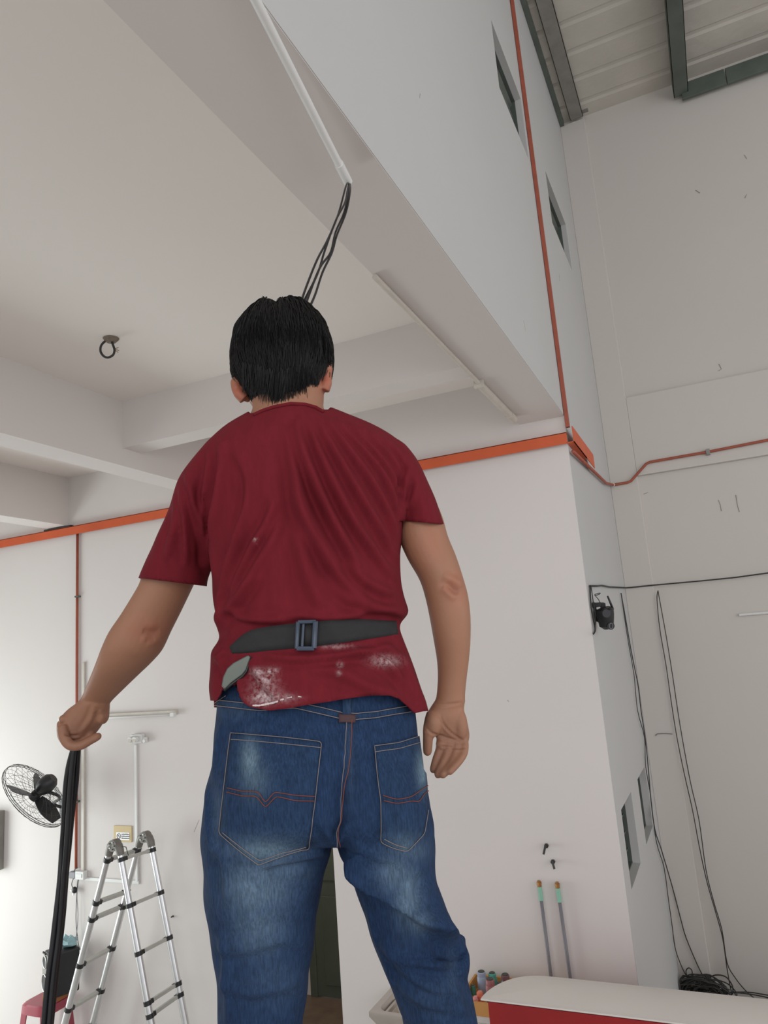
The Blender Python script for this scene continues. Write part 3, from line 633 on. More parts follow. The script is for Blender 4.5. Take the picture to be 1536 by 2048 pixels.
# old conduit along the left edge of the beam
a, m_, e = atz(790, 590, ZM-.02), atz(951, 768, ZM-.02), atz(1023, 838, ZM-.02)
m2 = np.array([m_[0], m_[1], ZM-.02]); oc = thing('old_conduit', 'stained off-white conduit with a fat end piece along the edge of the beam', 'conduit', m2)
obj('thin_length', MB().cyl(np.array([XM+.012, a[1]-.2, ZM-.016]), np.array([XM+.012, m_[1], ZM-.018]), .0135, 12), white_old, oc, smooth='auto')
obj('thick_length', MB().cyl(np.array([XM+.012, m_[1], ZM-.022]), np.array([XM+.012, e[1], ZM-.022]), .026, 14), white_old, oc, smooth='auto')
obj('end_cap', MB().cyl(np.array([XM+.012, e[1]-.14, ZM-.022]), np.array([XM+.012, e[1]+.01, ZM-.022]), .030, 14), white_old, oc, smooth='auto')
obj('clip', MB().box((XM-.02, m_[1]-.01, ZM-.052), (XM+.045, m_[1]+.008, ZM-.001)), white_old, oc)
# black strip by the left beam
a, c = aty(90, 1062, D-.03), aty(143, 1053, D-.03)
tag(box('black_strip', (a[0], D-.045, a[2]-.008), (c[0], D-.002, a[2]+.010), black_thin), 'short black strip on the orange band at the foot of the left beam', 'strip')

# ---------------------------------------------------------------- security camera and cables on side and far wall
cc = atx(1208, 1212, X0+.085)
cctv = thing('security_camera', 'black outdoor security camera with an aerial on the side wall corner', 'camera', (X0, cc[1], cc[2]-.1))
k = (cc-CAM)@CF/FPX
def cp_(x, y, off=0): d = ray(x, y); dd_ = CF@(cc-CAM); return CAM+d*(dd_-off)
obj('bracket', MB().prism([cp_(1187, 1207, -.03), cp_(1211, 1206, -.03), cp_(1212, 1217, -.03), cp_(1204, 1217, -.03), cp_(1203, 1213, -.03), cp_(1188, 1216, -.03)], CF*.05), black_pl, cctv, bevel=.003)
obj('wall_plate', MB().prism([cp_(1187, 1205, -.05), cp_(1190, 1205, -.05), cp_(1200, 1245, -.05), cp_(1197, 1245, -.05)], CF*.06), black_pl, cctv)
obj('mount', MB().box((X0+.003, cc[1]-.02, cc[2]+.0), (cc[0]-.02, cc[1]+.02, cc[2]+.03)), black_pl, cctv)
obj('dome_housing', MB().tube([cp_(1208, 1216), cp_(1209, 1219), cp_(1210, 1230), cp_(1212, 1240), cp_(1213, 1252), cp_(1214, 1258)], [.045, .066, .066, .058, .052, .022], 20), black_pl, cctv, smooth='auto')
obj('lens_window', MB().cyl(cp_(1212, 1227, .055), cp_(1213, 1227, .072), .030, 20), mat('smoked_lens', (.03, .03, .035, 1), .1), cctv, smooth='auto')
obj('lower_head', MB().cyl(cp_(1215, 1250, .0), cp_(1222, 1252, .06), .028, 18), black_pl, cctv, smooth='auto')
obj('lens_ring', MB().tube([cp_(1222, 1252, .062)+.021*(math.cos(t)*CR*.6+math.sin(t)*CU) for t in np.arange(18)*math.pi/9], .003, 6, closed=True), grey_pl, cctv, smooth=True)
obj('aerial', MB().tube([cp_(1226, 1219), cp_(1221, 1206), cp_(1215, 1192)], [.009, .008, .006], 8), black_pl, cctv, smooth=True)
obj('pigtail', MB().tube(catmull([cp_(1200, 1206), cp_(1197, 1199), cp_(1191, 1192), cp_(1190, 1189), cp_(1200, 1186), cp_(1198, 1189), cp_(1190, 1191)], 5), .003, 6), black_thin, cctv, smooth=True)
def xs(pts, off=.012): return [atx(x, y, X0+off) for x, y in pts]
def fs(pts, off=.012): return [aty(x, y, DF-off) for x, y in pts]
tag(obj('camera_cable', MB().tube(catmull(xs([(1180, 1172), (1181, 1200), (1184, 1225), (1189, 1250), (1190, 1262), (1187, 1268)]), 5)+[], .006, 6).tube(catmull(xs([(1182, 1172), (1186, 1200), (1191, 1235), (1189, 1262)], .02), 5), .004, 6), black_thin, smooth=True), 'black cable loop hanging beside the security camera', 'cable')
sideP = [(1180, 1172), (1195, 1172), (1203, 1171), (1220, 1174)]
Pc = xs(sideP)+[np.array([X0+.012, DF-.02, aty(1240, 1177, DF)[2]])]+fs([(1262, 1175), (1300, 1171), (1400, 1162), (1470, 1155), (1536, 1146), (1700, 1128)])
tag(obj('wall_cable', MB().tube(Pc, .0075, 6), black_thin, smooth=True), 'black cable running level along the far wall above the security camera', 'cable')
drops = [([(1242, 1186), (1250, 1230), (1262, 1300), (1276, 1370), (1282, 1420), (1291, 1480), (1296, 1530), (1302, 1600), (1310, 1660), (1323, 1700), (1345, 1775), (1362, 1840), (1372, 1875), (1395, 1930), (1413, 1965)], .0062, 'dark cable dropping down the wall corner, the right strand of the pair by the windows'),
         ([(1242, 1187), (1256, 1280), (1268, 1350), (1275, 1420), (1289, 1475), (1291, 1530), (1301, 1590), (1312, 1680), (1328, 1735), (1337, 1800), (1344, 1850), (1350, 1895), (1362, 1930), (1376, 1958)], .0052, 'dark cable dropping down the wall corner, the left strand of the pair by the windows'),
         ([(1316, 1181), (1314, 1200), (1320, 1260), (1332, 1330), (1342, 1400), (1353, 1470), (1368, 1545), (1385, 1620), (1398, 1690), (1413, 1760), (1430, 1820), (1445, 1875), (1453, 1930), (1458, 1960), (1464, 1990)], .0062, 'dark cable on the far wall, left strand of the right-hand pair'),
         ([(1316, 1181), (1322, 1215), (1332, 1270), (1345, 1350), (1360, 1450), (1380, 1560), (1398, 1640), (1412, 1740), (1428, 1805), (1444, 1860), (1454, 1925), (1470, 1955), (1490, 1980), (1508, 1996)], .0062, 'dark cable on the far wall, right strand of the right-hand pair')]
for pts, r, lb in drops:
    P = []
    for x, y in pts:
        q = atx(x, y, X0+.015) if False else aty(x, y, DF-.02)
        if q[0] < X0+.015: q = atx(x, y, X0+.015)
        if q[2] < .02: q = atz(x, y, .02)
        P.append(q)
    tag(obj('drop_cable', MB().tube(catmull(P, 4), r*.8, 6), black_thin, smooth=True), lb, 'cable', 'dark cables dropping down the walls')
# heap of cable on the floor at the foot of the far wall
hp = MB()
hc = np.array([-.72, 7.88, 0.])
for k in range(34):
    a0 = rng.random()*6.28; rr = rng.uniform(.06, .2); tl = rng.uniform(.3, 1.35); ph = rng.random()*6.28; c0 = hc+np.array([rng.uniform(-.02, .22), rng.uniform(-.05, .06), rng.uniform(.06, .12)])
    pts = []
    for t in np.linspace(0, 6.28*.95, 22):
        p = c0+np.array([rr*math.cos(t+a0)*1.0, rr*.5*math.sin(t+a0)*math.cos(tl), abs(rr*math.sin(t+a0)*math.sin(tl))])+rng.normal(0, .004, 3)
        p[1] = min(p[1], DF-.03); p[0] = max(p[0], X0+.02); p[2] = max(p[2], .008); pts.append(p)
    hp.tube(pts, .0055, 5)
for k in range(16):
    pts = []; y0_ = 7.84+rng.uniform(-.09, .1)
    for x in np.linspace(-.65, 1.2, 26):
        pts.append(np.array([x, min(DF-.03, y0_+.04*math.sin(x*5+k)+rng.normal(0, .006)), .012+.03*(k % 4)+.02*abs(math.sin(x*4+k))]))
    hp.tube(pts, .0055, 5)
tag(obj('cable_heap', hp, black_thin), 'tangled heap of dark cable on the floor along the foot of the far wall', 'cable heap')
cl = fs([(1413, 1968), (1412, 1975), (1414, 1962), (1425, 1952), (1438, 1950), (1452, 1954), (1462, 1966), (1466, 1978), (1464, 1988), (1458, 1994)], .05)
tag(obj('cable_loop', MB().tube(catmull([atz(*topx(p), .03) if p[2] < .02 else p for p in cl], 5), .006, 6), black_thin, smooth=True), 'large round loop of dark cable standing up from the heap at the far wall', 'cable')
tag(obj('wire_loop', MB().tube(catmull(fs([(1376, 1958), (1372, 1945), (1374, 1938), (1379, 1936), (1384, 1942), (1384, 1955), (1379, 1962)], .06), 5), .005, 6), black_thin, smooth=True), 'small upright loop of wire above the left end of the cable heap', 'cable')
a = aty(1478, 1230, DF+.03); tag(obj('wall_conduit', MB().cyl((a[0], DF+.04, a[2]), (2.2, DF+.04, a[2]), .014, 10), white_pl, smooth='auto'), 'short white conduit on the far wall at the right edge of the photo', 'conduit')
tag(obj('wall_hook_wire', MB().tube(catmull(fs([(1312, 1472), (1314, 1468), (1330, 1467), (1345, 1468)], .01), 4), .004, 6), grey_pl, smooth=True), 'thin wire hook across the column edge on the far wall', 'wire')
tag(obj('wall_nail', MB().cyl(aty(347, 1832, D), aty(347, 1832, D)-np.array([0, .03, 0]), .006, 8), black_thin), 'small dark nail in the back wall right of the ladder', 'nail')

# ================================================================== PERSON
def sec_ring(s, n=40, grow=0.):
    xl, yl, xr, yr, v, b = s[:6]; e = s[6] if len(s) > 6 else 2.0
    L, R = mp(xl, yl, v), mp(xr, yr, v); c = (L+R)/2; a = (R-L)/2; al = np.linalg.norm(a); an = a/al
    f = FW-an*(FW@an); f /= np.linalg.norm(f)
    out = []
    for t in np.arange(n)*2*math.pi/n:
        C_, S_ = math.cos(t), math.sin(t); q = (abs(C_)**e+abs(S_)**e)**(-1/e)
        out.append(c+an*(al+grow)*C_*q+f*(b+grow)*S_*q)
    return out
def resamp(secs, k=4):
    A = [list(s)+([2.0] if len(s) == 6 else []) for s in secs]; return [tuple(p) for p in catmull(A, k)]
def loft(mb, secs, k=4, n=40, grow=0.): return mb.rings([sec_ring(s, n, grow) for s in resamp(secs, k)])
def remesh(mb, vox):
    me = bpy.data.meshes.new('t'); me.from_pydata([list(p) for p in mb.v], [], mb.f)
    bm = bmesh.new(); bm.from_mesh(me); bmesh.ops.recalc_face_normals(bm, faces=bm.faces); bm.to_mesh(me); bm.free()
    o = bpy.data.objects.new('t', me); COL.objects.link(o); md = o.modifiers.new('r', 'REMESH'); md.mode = 'VOXEL'; md.voxel_size = vox
    dg = bpy.context.evaluated_depsgraph_get(); ev = o.evaluated_get(dg).to_mesh()
    V = np.empty(len(ev.vertices)*3); ev.vertices.foreach_get('co', V); V = V.reshape(-1, 3)
    L_ = np.empty(len(ev.loops), np.int32); ev.loops.foreach_get('vertex_index', L_); F = L_.reshape(-1, 4)
    o.evaluated_get(dg).to_mesh_clear(); bpy.data.objects.remove(o)
    return V, F
def edges(F):
    F = np.asarray(F); E = np.sort(np.concatenate([F[:, [i, (i+1) % 4]] for i in range(4)]), 1)
    k = np.unique(E[:, 0].astype(np.int64)*10000000+E[:, 1]); return np.stack([k//10000000, k % 10000000], 1)
def smooth_v(V, E, it=3, lam=.5, w=None):
    n = len(V); deg = np.bincount(E.ravel(), minlength=n).astype(float)
    for _ in range(it):
        acc = np.zeros_like(V)
        for c in range(3):
            acc[:, c] = np.bincount(E[:, 0], V[E[:, 1], c], n)+np.bincount(E[:, 1], V[E[:, 0], c], n)
        d = acc/np.maximum(deg, 1)[:, None]-V
        V = V+lam*d*(1 if w is None else w[:, None])
    return V
def vnormals(V, F):
    N = np.zeros_like(V); F4 = np.asarray(F)
    n = np.cross(V[F4[:, 2]]-V[F4[:, 0]], V[F4[:, 3]]-V[F4[:, 1]])
    for k in range(4): np.add.at(N, F4[:, k], n)
    return N/(np.linalg.norm(N, axis=1)[:, None]+1e-12)
def creases(V, N, CL, GAIN=1.):
    """cloth folds: each crease is a polyline with width and height; the cloth rises along it and dips on one side"""
    px = topx(V); ftc = CAM-V; ftc /= np.linalg.norm(ftc, axis=1)[:, None]; face = np.clip((N*ftc).sum(1)*2.2, 0, 1)
    disp = np.zeros(len(V))
    for pts, w, h in CL:
        P = np.array(catmull([np.array(p, float) for p in pts], 6)); best = np.full(len(V), 1e9); sg = np.zeros(len(V)); tt = np.zeros(len(V))
        for i in range(len(P)-1):
            a, b = P[i], P[i+1]; d = b-a; L2 = d@d+1e-9; t = np.clip(((px-a)@d)/L2, 0, 1); c = a+t[:, None]*d; r = px-c
            dist = np.hypot(r[:, 0], r[:, 1]); m = dist < best; best[m] = dist[m]
            sg[m] = np.sign(d[0]*r[m, 1]-d[1]*r[m, 0]); tt[m] = (i+t[m])/(len(P)-1)
        s = best*sg; end = np.sin(np.clip(tt, 0.0, 1)*math.pi)**.6
        over = np.exp(-(s/w)**2)-.75*np.exp(-((s-1.7*w)/(1.1*w))**2)-.25*np.exp(-((s+2.0*w)/(1.2*w))**2)
        disp += h*over*end*GAIN
    return V+N*(disp*face)[:, None]
def mk(name, V, F, m, parent, base, attrs=None, solid=0):
    b = MB(); me = bpy.data.meshes.new(name); me.from_pydata((V-base).tolist(), [], [tuple(f) for f in np.asarray(F).tolist()]); me.materials.append(m)
    if len(F) < 20000: bm = bmesh.new(); bm.from_mesh(me); bmesh.ops.recalc_face_normals(bm, faces=bm.faces); bm.to_mesh(me); bm.free()
    me.polygons.foreach_set('use_smooth', [True]*len(me.polygons))
    for k, a in (attrs or {}).items():
        at = me.attributes.new(k, 'FLOAT', 'POINT'); at.data.foreach_set('value', np.asarray(a, np.float32))
    o = bpy.data.objects.new(name, me); COL.objects.link(o); BASE[o.name] = base
    if parent is not None: o.parent = parent
    else: o.location = base
    if solid: md = o.modifiers.new('solid', 'SOLIDIFY'); md.thickness = solid; md.offset = -1
    return o
def submesh(V, F, keep):
    idx = np.full(len(V), -1); ks = np.where(keep)[0]; idx[ks] = np.arange(len(ks))
    F = np.asarray(F); F = F[keep[F].all(1)]; return V[ks], idx[F]
def boundary(F, n):
    F = np.asarray(F); E = np.sort(np.concatenate([F[:, [i, (i+1) % 4]] for i in range(4)]), 1)
    k, c = np.unique(E[:, 0].astype(np.int64)*10000000+E[:, 1], return_counts=True); k = k[c == 1]
    m = np.zeros(n, bool); m[k//10000000] = True; m[k % 10000000] = True; return m
def largest(V, F):
    E = edges(F); r = np.arange(len(V))
    while True:
        m = r.copy(); np.minimum.at(m, E[:, 0], r[E[:, 1]]); np.minimum.at(m, E[:, 1], r[E[:, 0]]); m = m[m]; m = m[m]
        if (m == r).all(): break
        r = m
    u, c = np.unique(r, return_counts=True)
    return submesh(V, F, r == u[c.argmax()])
def blobs(px, L, g=1.):
    o = np.zeros(len(px))
    for cx, cy, sx_, sy_, a in L: o = np.maximum(o, g*a*np.exp(-((px[:, 0]-cx)/sx_)**2-((px[:, 1]-cy)/sy_)**2))
    return np.clip(o, 0, 1)

VT = 1.25
torso = [(512, 796, 642, 791, 1.262, .068), (503, 826, 655, 820, 1.262, .078), (468, 850, 702, 842, 1.258, .088, 2.2), (425, 882, 765, 868, 1.255, .10, 2.3), (398, 915, 808, 902, 1.25, .108, 2.4),
         (396, 955, 815, 945, 1.248, .115, 2.4), (408, 1005, 811, 1000, 1.245, .12, 2.4), (416, 1060, 805, 1060, 1.245, .122, 2.4), (423, 1120, 799, 1112, 1.245, .122, 2.4), (426, 1170, 800, 1160, 1.245, .12, 2.4),
         (430, 1215, 808, 1200, 1.248, .118, 2.4), (436, 1244, 816, 1226, 1.25, .12, 2.4), (436, 1262, 803, 1243, 1.25, .115, 2.4), (440, 1278, 797, 1253, 1.25, .110, 2.4), (424, 1303, 800, 1266, 1.25, .114, 2.4), (424, 1318, 812, 1296, 1.25, .12, 2.4),
         (422, 1345, 826, 1335, 1.25, .126, 2.4), (419, 1376, 841, 1378, 1.25, .130, 2.4), (424, 1410, 856, 1420, 1.25, .132, 2.4), (424, 1450, 868, 1455, 1.25, .132, 2.4)]
sl_l = [(402, 905, 470, 930, 1.25, .060), (364, 952, 452, 985, 1.255, .070), (344, 1008, 442, 1035, 1.265, .072), (319, 1068, 434, 1092, 1.28, .070), (294, 1120, 422, 1138, 1.30, .066), (278, 1157, 414, 1170, 1.31, .064), (264, 1190, 404, 1204, 1.32, .062)]
sl_r = [(735, 902, 808, 893, 1.25, .060), (762, 955, 838, 932, 1.248, .068), (782, 1003, 861, 985, 1.245, .066), (797, 1040, 884, 1044, 1.245, .060), (806, 1068, 895, 1068, 1.245, .058)]
# shirt
sb_ = MB(); loft(sb_, torso); loft(sb_, sl_l, n=28); loft(sb_, sl_r, n=28)
V, F = remesh(sb_, .0042); E_ = edges(F); V = smooth_v(V, E_, 7); N = vnormals(V, F)
CR_L = [([(592, 835), (606, 900), (628, 960), (655, 1020), (690, 1085), (722, 1140)], 9, .0085),
        ([(575, 850), (590, 940), (600, 1010), (640, 1090), (690, 1165), (760, 1215)], 12, .0070),
        ([(650, 832), (700, 900), (745, 965), (785, 1040), (798, 1100)], 6, .0050),
        ([(672, 838), (722, 890), (768, 950), (797, 1015), (806, 1060)], 5, .0050),
        ([(698, 845), (745, 892), (785, 945), (806, 1000)], 5, .0045), ([(722, 852), (765, 890), (796, 935), (812, 975)], 5, .0040),
        ([(632, 835), (672, 905), (720, 990), (765, 1065), (795, 1120)], 7, .0060), ([(615, 840), (650, 930), (700, 1030), (750, 1105), (792, 1160)], 8, .0060),
        ([(745, 862), (788, 895), (812, 930)], 4, .0030),
        ([(442, 880), (441, 950), (434, 1020), (424, 1090), (424, 1160)], 8, .0075), ([(470, 900), (495, 960), (490, 1020), (470, 1080), (448, 1150), (440, 1220)], 8, .0060),
        ([(548, 1000), (530, 1050), (500, 1100), (470, 1160), (450, 1230)], 8, .0065), ([(560, 1040), (535, 1095), (505, 1140), (478, 1200), (462, 1250)], 9, .0055),
        ([(420, 900), (412, 960), (406, 1010), (410, 1060)], 6, .005), ([(372, 945), (385, 1000), (402, 1050), (412, 1100), (412, 1140)], 7, .0060),
        ([(362, 965), (365, 1030), (370, 1080), (372, 1130)], 6, .0045), ([(352, 1000), (345, 1060), (330, 1120)], 7, .0035),
        ([(600, 1000), (602, 1080), (615, 1150), (650, 1220)], 16, .0050), ([(690, 1120), (735, 1165), (790, 1190)], 9, .0050), ([(640, 1150), (700, 1200), (780, 1222), (812, 1228)], 9, .0045),
        ([(440, 1180), (436, 1230), (425, 1290)], 7, .007), ([(455, 1215), (480, 1235), (530, 1240), (600, 1236)], 7, .0050), ([(440, 1250), (450, 1225), (470, 1200), (510, 1150)], 9, .006),
        ([(560, 1222), (640, 1235), (720, 1228), (795, 1215)], 8, .0040), ([(818, 930), (808, 985), (806, 1035)], 5, .0050), ([(835, 965), (822, 1000), (808, 1020)], 5, .0030),
        ([(474, 1345), (480, 1372), (490, 1400), (506, 1416)], 6, .0075), ([(500, 1322), (515, 1345), (540, 1380), (560, 1400)], 9, .005), ([(520, 1310), (600, 1318), (700, 1308), (790, 1292)], 7, .0055),
        ([(700, 1300), (760, 1318), (800, 1350), (835, 1400)], 9, .005), ([(760, 1290), (805, 1320), (830, 1370), (850, 1415)], 8, .005), ([(432, 1318), (446, 1335), (452, 1362), (440, 1390)], 6, .006),
        ([(600, 1330), (680, 1345), (740, 1375), (800, 1392)], 12, .004), ([(452, 1300), (440, 1312), (425, 1316)], 5, .006)]
V = creases(V, N, CR_L, 2.1); V = smooth_v(V, E_, 2)
V += N*(.0012*np.sin(V[:, 2:3]*60+V[:, :1]*40)*np.sin(V[:, 1:2]*55))
px = topx(V); vv = (V-CAM)@FW
HEM = np.array([(380, 1398), (432, 1402), (440, 1386), (450, 1368), (468, 1370), (477, 1392), (488, 1407), (508, 1416), (540, 1421), (575, 1417), (620, 1409), (660, 1403), (700, 1396), (745, 1391), (780, 1391), (800, 1397), (815, 1410), (830, 1425), (845, 1423), (870, 1419)])
COLL = np.array([(500, 826), (506, 826), (525, 819), (546, 811.5), (582, 804), (611, 806), (632, 813), (646, 819), (655, 819)])
hem_y = np.interp(px[:, 0], HEM[:, 0], HEM[:, 1]); frontv = vv > 1.27
hem_y = np.where(frontv, 1415, hem_y)
col_y = np.interp(px[:, 0], COLL[:, 0], COLL[:, 1])+np.maximum(0, vv-1.262)*330
# cuffs: lines across the arms
def side(p, a, b): return (b[0]-a[0])*(p[:, 1]-a[1])-(b[1]-a[1])*(p[:, 0]-a[0])
cl_a, cl_b = np.array([270., 1155.]), np.array([418., 1173.]); cr_a, cr_b = np.array([792., 1041.]), np.array([890., 1048.])
in_l = (px[:, 0] < 419) & (side(px, cl_a, cl_b) > 0) & (px[:, 1] < 1215)
in_r = (px[:, 0] > 801) & (side(px, cr_a, cr_b) > 0) & (px[:, 1] < 1085) & ((px[:, 0]-801) > (px[:, 1]-1040)*.35)
cut_h = px[:, 1] > hem_y; cut_n = (px[:, 1] < col_y) & (((px[:, 0] > 501) & (px[:, 0] < 655)) | ((vv > 1.275) & (px[:, 0] > 508) & (px[:, 0] < 646)))
keep = ~(cut_h | in_l | in_r | cut_n)
V2, F2 = submesh(V, F, keep); V2, F2 = largest(V2, F2); bd = boundary(F2, len(V2)); p2 = topx(V2); v2 = (V2-CAM)@FW
hy = np.where(v2 > 1.27, 1415, np.interp(p2[:, 0], HEM[:, 0], HEM[:, 1])); ny = np.interp(p2[:, 0], COLL[:, 0], COLL[:, 1])+np.maximum(0, v2-1.262)*330
for i in np.where(bd)[0]:
    x, y = p2[i]
    if y > 1355: t = hy[i] if abs(hy[i]-y) < 9 else y
    elif y < 900 and abs(ny[i]-y) < 14: t = ny[i]
    elif x < 430 and 1140 < y < 1200: t = cl_a[1]+(x-cl_a[0])*(cl_b[1]-cl_a[1])/(cl_b[0]-cl_a[0])
    elif x > 790 and 1020 < y < 1070: t = cr_a[1]+(x-cr_a[0])*(cr_b[1]-cr_a[1])/(cr_b[0]-cr_a[0])
    else: t = y
    if t != y: V2[i] = mp(x, t, v2[i])
E2 = edges(F2); bdw = np.where(bd, .0, 1.); V2 = smooth_v(V2, E2, 1, .3, bdw)
SHV, SHF = V2, F2
shirt_bvh = BVHTree.FromPolygons([Vector(p) for p in SHV], SHF.tolist())

# jeans
pel = [(450, 1330, 815, 1330, 1.25, .095, 2.3), (440, 1370, 824, 1385, 1.25, .104, 2.3), (434, 1410, 829, 1415, 1.25, .110, 2.3), (430, 1470, 834, 1470, 1.25, .118, 2.3), (424, 1530, 842, 1525, 1.25, .122, 2.3), (412, 1585, 853, 1580, 1.25, .122, 2.3), (404, 1640, 862, 1635, 1.25, .115, 2.3), (412, 1672, 860, 1668, 1.25, .085, 2.3)]
lg_l = [(432, 1560, 640, 1560, 1.25, .095), (410, 1620, 660, 1620, 1.25, .11, 2.2), (403, 1670, 664, 1672, 1.25, .108, 2.2), (405, 1710, 659, 1712, 1.25, .102, 2.2), (408, 1750, 647, 1755, 1.25, .098, 2.2), (410, 1800, 638, 1800, 1.252, .094, 2.2), (417, 1850, 632, 1850, 1.255, .090, 2.2), (426, 1900, 625, 1900, 1.257, .087, 2.2),
        (433, 1950, 618, 1950, 1.26, .085, 2.2), (436, 2000, 612, 2000, 1.262, .083, 2.2), (437, 2050, 606, 2050, 1.265, .082, 2.2), (440, 2200, 600, 2200, 1.27, .078, 2.2), (446, 2400, 600, 2400, 1.275, .074, 2.2), (452, 2620, 608, 2620, 1.27, .068, 2.2)]
lg_r = [(680, 1560, 845, 1560, 1.25, .095), (676, 1620, 860, 1620, 1.25, .108, 2.2), (673, 1670, 866, 1665, 1.25, .105, 2.2), (678, 1706, 868, 1700, 1.25, .10, 2.2), (697, 1738, 868, 1745, 1.25, .094, 2.2), (712, 1785, 880, 1785, 1.25, .090, 2.2), (728, 1830, 893, 1825, 1.25, .088, 2.2), (740, 1868, 905, 1862, 1.252, .088, 2.2), (750, 1895, 932, 1890, 1.255, .088, 2.2), (757, 1915, 936, 1912, 1.258, .088, 2.2),
        (768, 1945, 931, 1942, 1.262, .086, 2.2), (782, 1975, 938, 1972, 1.266, .085, 2.2), (796, 2012, 947, 2008, 1.27, .084, 2.2), (808, 2050, 955, 2050, 1.275, .082, 2.2), (836, 2200, 982, 2200, 1.28, .078, 2.2), (860, 2400, 1005, 2400, 1.285, .074, 2.2), (880, 2620, 1030, 2620, 1.28, .068, 2.2)]
jb = MB(); loft(jb, pel); loft(jb, lg_l, n=32); loft(jb, lg_r, n=32)
V, F = remesh(jb, .0046); E_ = edges(F); V = smooth_v(V, E_, 5); N = vnormals(V, F)
px = topx(V); ftc = CAM-V; ftc /= np.linalg.norm(ftc, axis=1)[:, None]; face = np.clip((N*ftc).sum(1)*2, 0, 1)
# buttock volume and the cleft seam, overhanging thigh fold on the right leg
bt_ = .020*np.exp(-((px[:, 0]-545)/85)**2-((px[:, 1]-1600)/95)**2)+.020*np.exp(-((px[:, 0]-785)/75)**2-((px[:, 1]-1600)/90)**2)-.012*np.exp(-((px[:, 0]-682)/16)**2-((px[:, 1]-1630)/75)**2)
CL_ = np.array([(690, 1706), (720, 1742), (757, 1775), (800, 1812), (832, 1840), (865, 1856), (905, 1876), (945, 1892)], float)
fy = np.interp(px[:, 0], CL_[:, 0], CL_[:, 1]); dd_ = px[:, 1]-fy; rm = np.clip((px[:, 0]-690)/25, 0, 1)
lip = np.where(dd_ < 0, np.exp(dd_/46)*.032, np.exp(-dd_/6)*.032-.030*(1-np.exp(-dd_/7))*np.exp(-dd_/110))
bt_ = bt_+rm*lip*(px[:, 1] > 1640)
V = V+N*(bt_*face)[:, None]
CJ = [([(705, 1716), (760, 1768), (835, 1832), (930, 1885)], 5, .003), ([(520, 1735), (560, 1722), (620, 1712), (655, 1706)], 8, .006), ([(420, 1690), (445, 1715), (450, 1760), (455, 1810)], 8, .005),
      ([(412, 1560), (414, 1610), (418, 1660), (432, 1720)], 6, .005), ([(440, 1450), (430, 1510), (424, 1560)], 6, .004), ([(690, 1700), (720, 1700), (760, 1716), (800, 1722)], 9, .0045),
      ([(640, 1640), (655, 1668), (668, 1690)], 7, .005), ([(700, 1640), (685, 1670), (672, 1692)], 7, .005), ([(430, 1890), (480, 1900), (560, 1880), (620, 1890)], 14, .004), ([(430, 1960), (500, 1985), (600, 1965)], 14, .004),
      ([(775, 1900), (830, 1925), (890, 1930), (930, 1915)], 10, .005), ([(760, 1880), (800, 1930), (860, 1975), (930, 1990)], 12, .006), ([(790, 1960), (850, 2005), (945, 2020)], 12, .005), ([(905, 1880), (925, 1900), (928, 1935), (905, 1950)], 8, .006),
      ([(735, 1820), (748, 1870), (765, 1925), (790, 1990), (810, 2045)], 5, .004), ([(868, 1750), (850, 1790), (845, 1830)], 9, .004), ([(820, 1740), (815, 1780), (830, 1820)], 10, .004), ([(900, 1960), (915, 2000), (930, 2048)], 9, .005),
      ([(445, 1870), (450, 1950), (455, 2048)], 9, .004), ([(712, 1425), (705, 1480), (698, 1560)], 7, -.003)]
N = vnormals(V, F); V = creases(V, N, CJ, 1.5); V = smooth_v(V, E_, 1)
V += N*(.0010*np.sin(V[:, 2:3]*75+V[:, :1]*50)*np.sin(V[:, 1:2]*65+1))
zhem = (CAM+ray(530, 2620)*(1.27/(ray(530, 2620)@FW)))[2]
keep = V[:, 2] < mp(640, 1352, 1.25)[2]
JV, JF = submesh(V, F, keep); JV, JF = largest(JV, JF)
jeans_bvh = BVHTree.FromPolygons([Vector(p) for p in JV], JF.tolist())
jpx = topx(JV)
FADE = [(503, 1522, 16, 40, .75), (512, 1560, 26, 36, .35), (512, 1775, 62, 62, .62), (520, 1850, 52, 60, .45), (560, 1740, 50, 30, .4), (525, 1700, 75, 26, .5), (816, 1790, 26, 60, .62), (795, 1745, 38, 40, .5), (833, 1845, 26, 24, .5), (843, 1535, 12, 40, .85), (812, 1700, 42, 30, .4),
        (436, 1640, 12, 70, .25), (470, 1420, 40, 20, .12), (905, 1950, 12, 60, .15), (700, 1500, 8, 100, .15), (545, 1960, 60, 60, .12), (875, 2000, 50, 40, .1)]
PAINTED_SHADE = [(690, 1640, 26, 90, .5), (430, 1800, 26, 120, .45), (625, 1800, 16, 130, .4), (760, 1850, 26, 70, .5), (850, 1925, 95, 48, .85), (800, 1880, 45, 40, .7), (745, 1800, 22, 40, .6), (880, 2010, 70, 50, .5), (835, 1480, 20, 22, .6), (500, 2010, 80, 60, .35)]  # shade under the thigh fold and down the legs, put into the denim colour

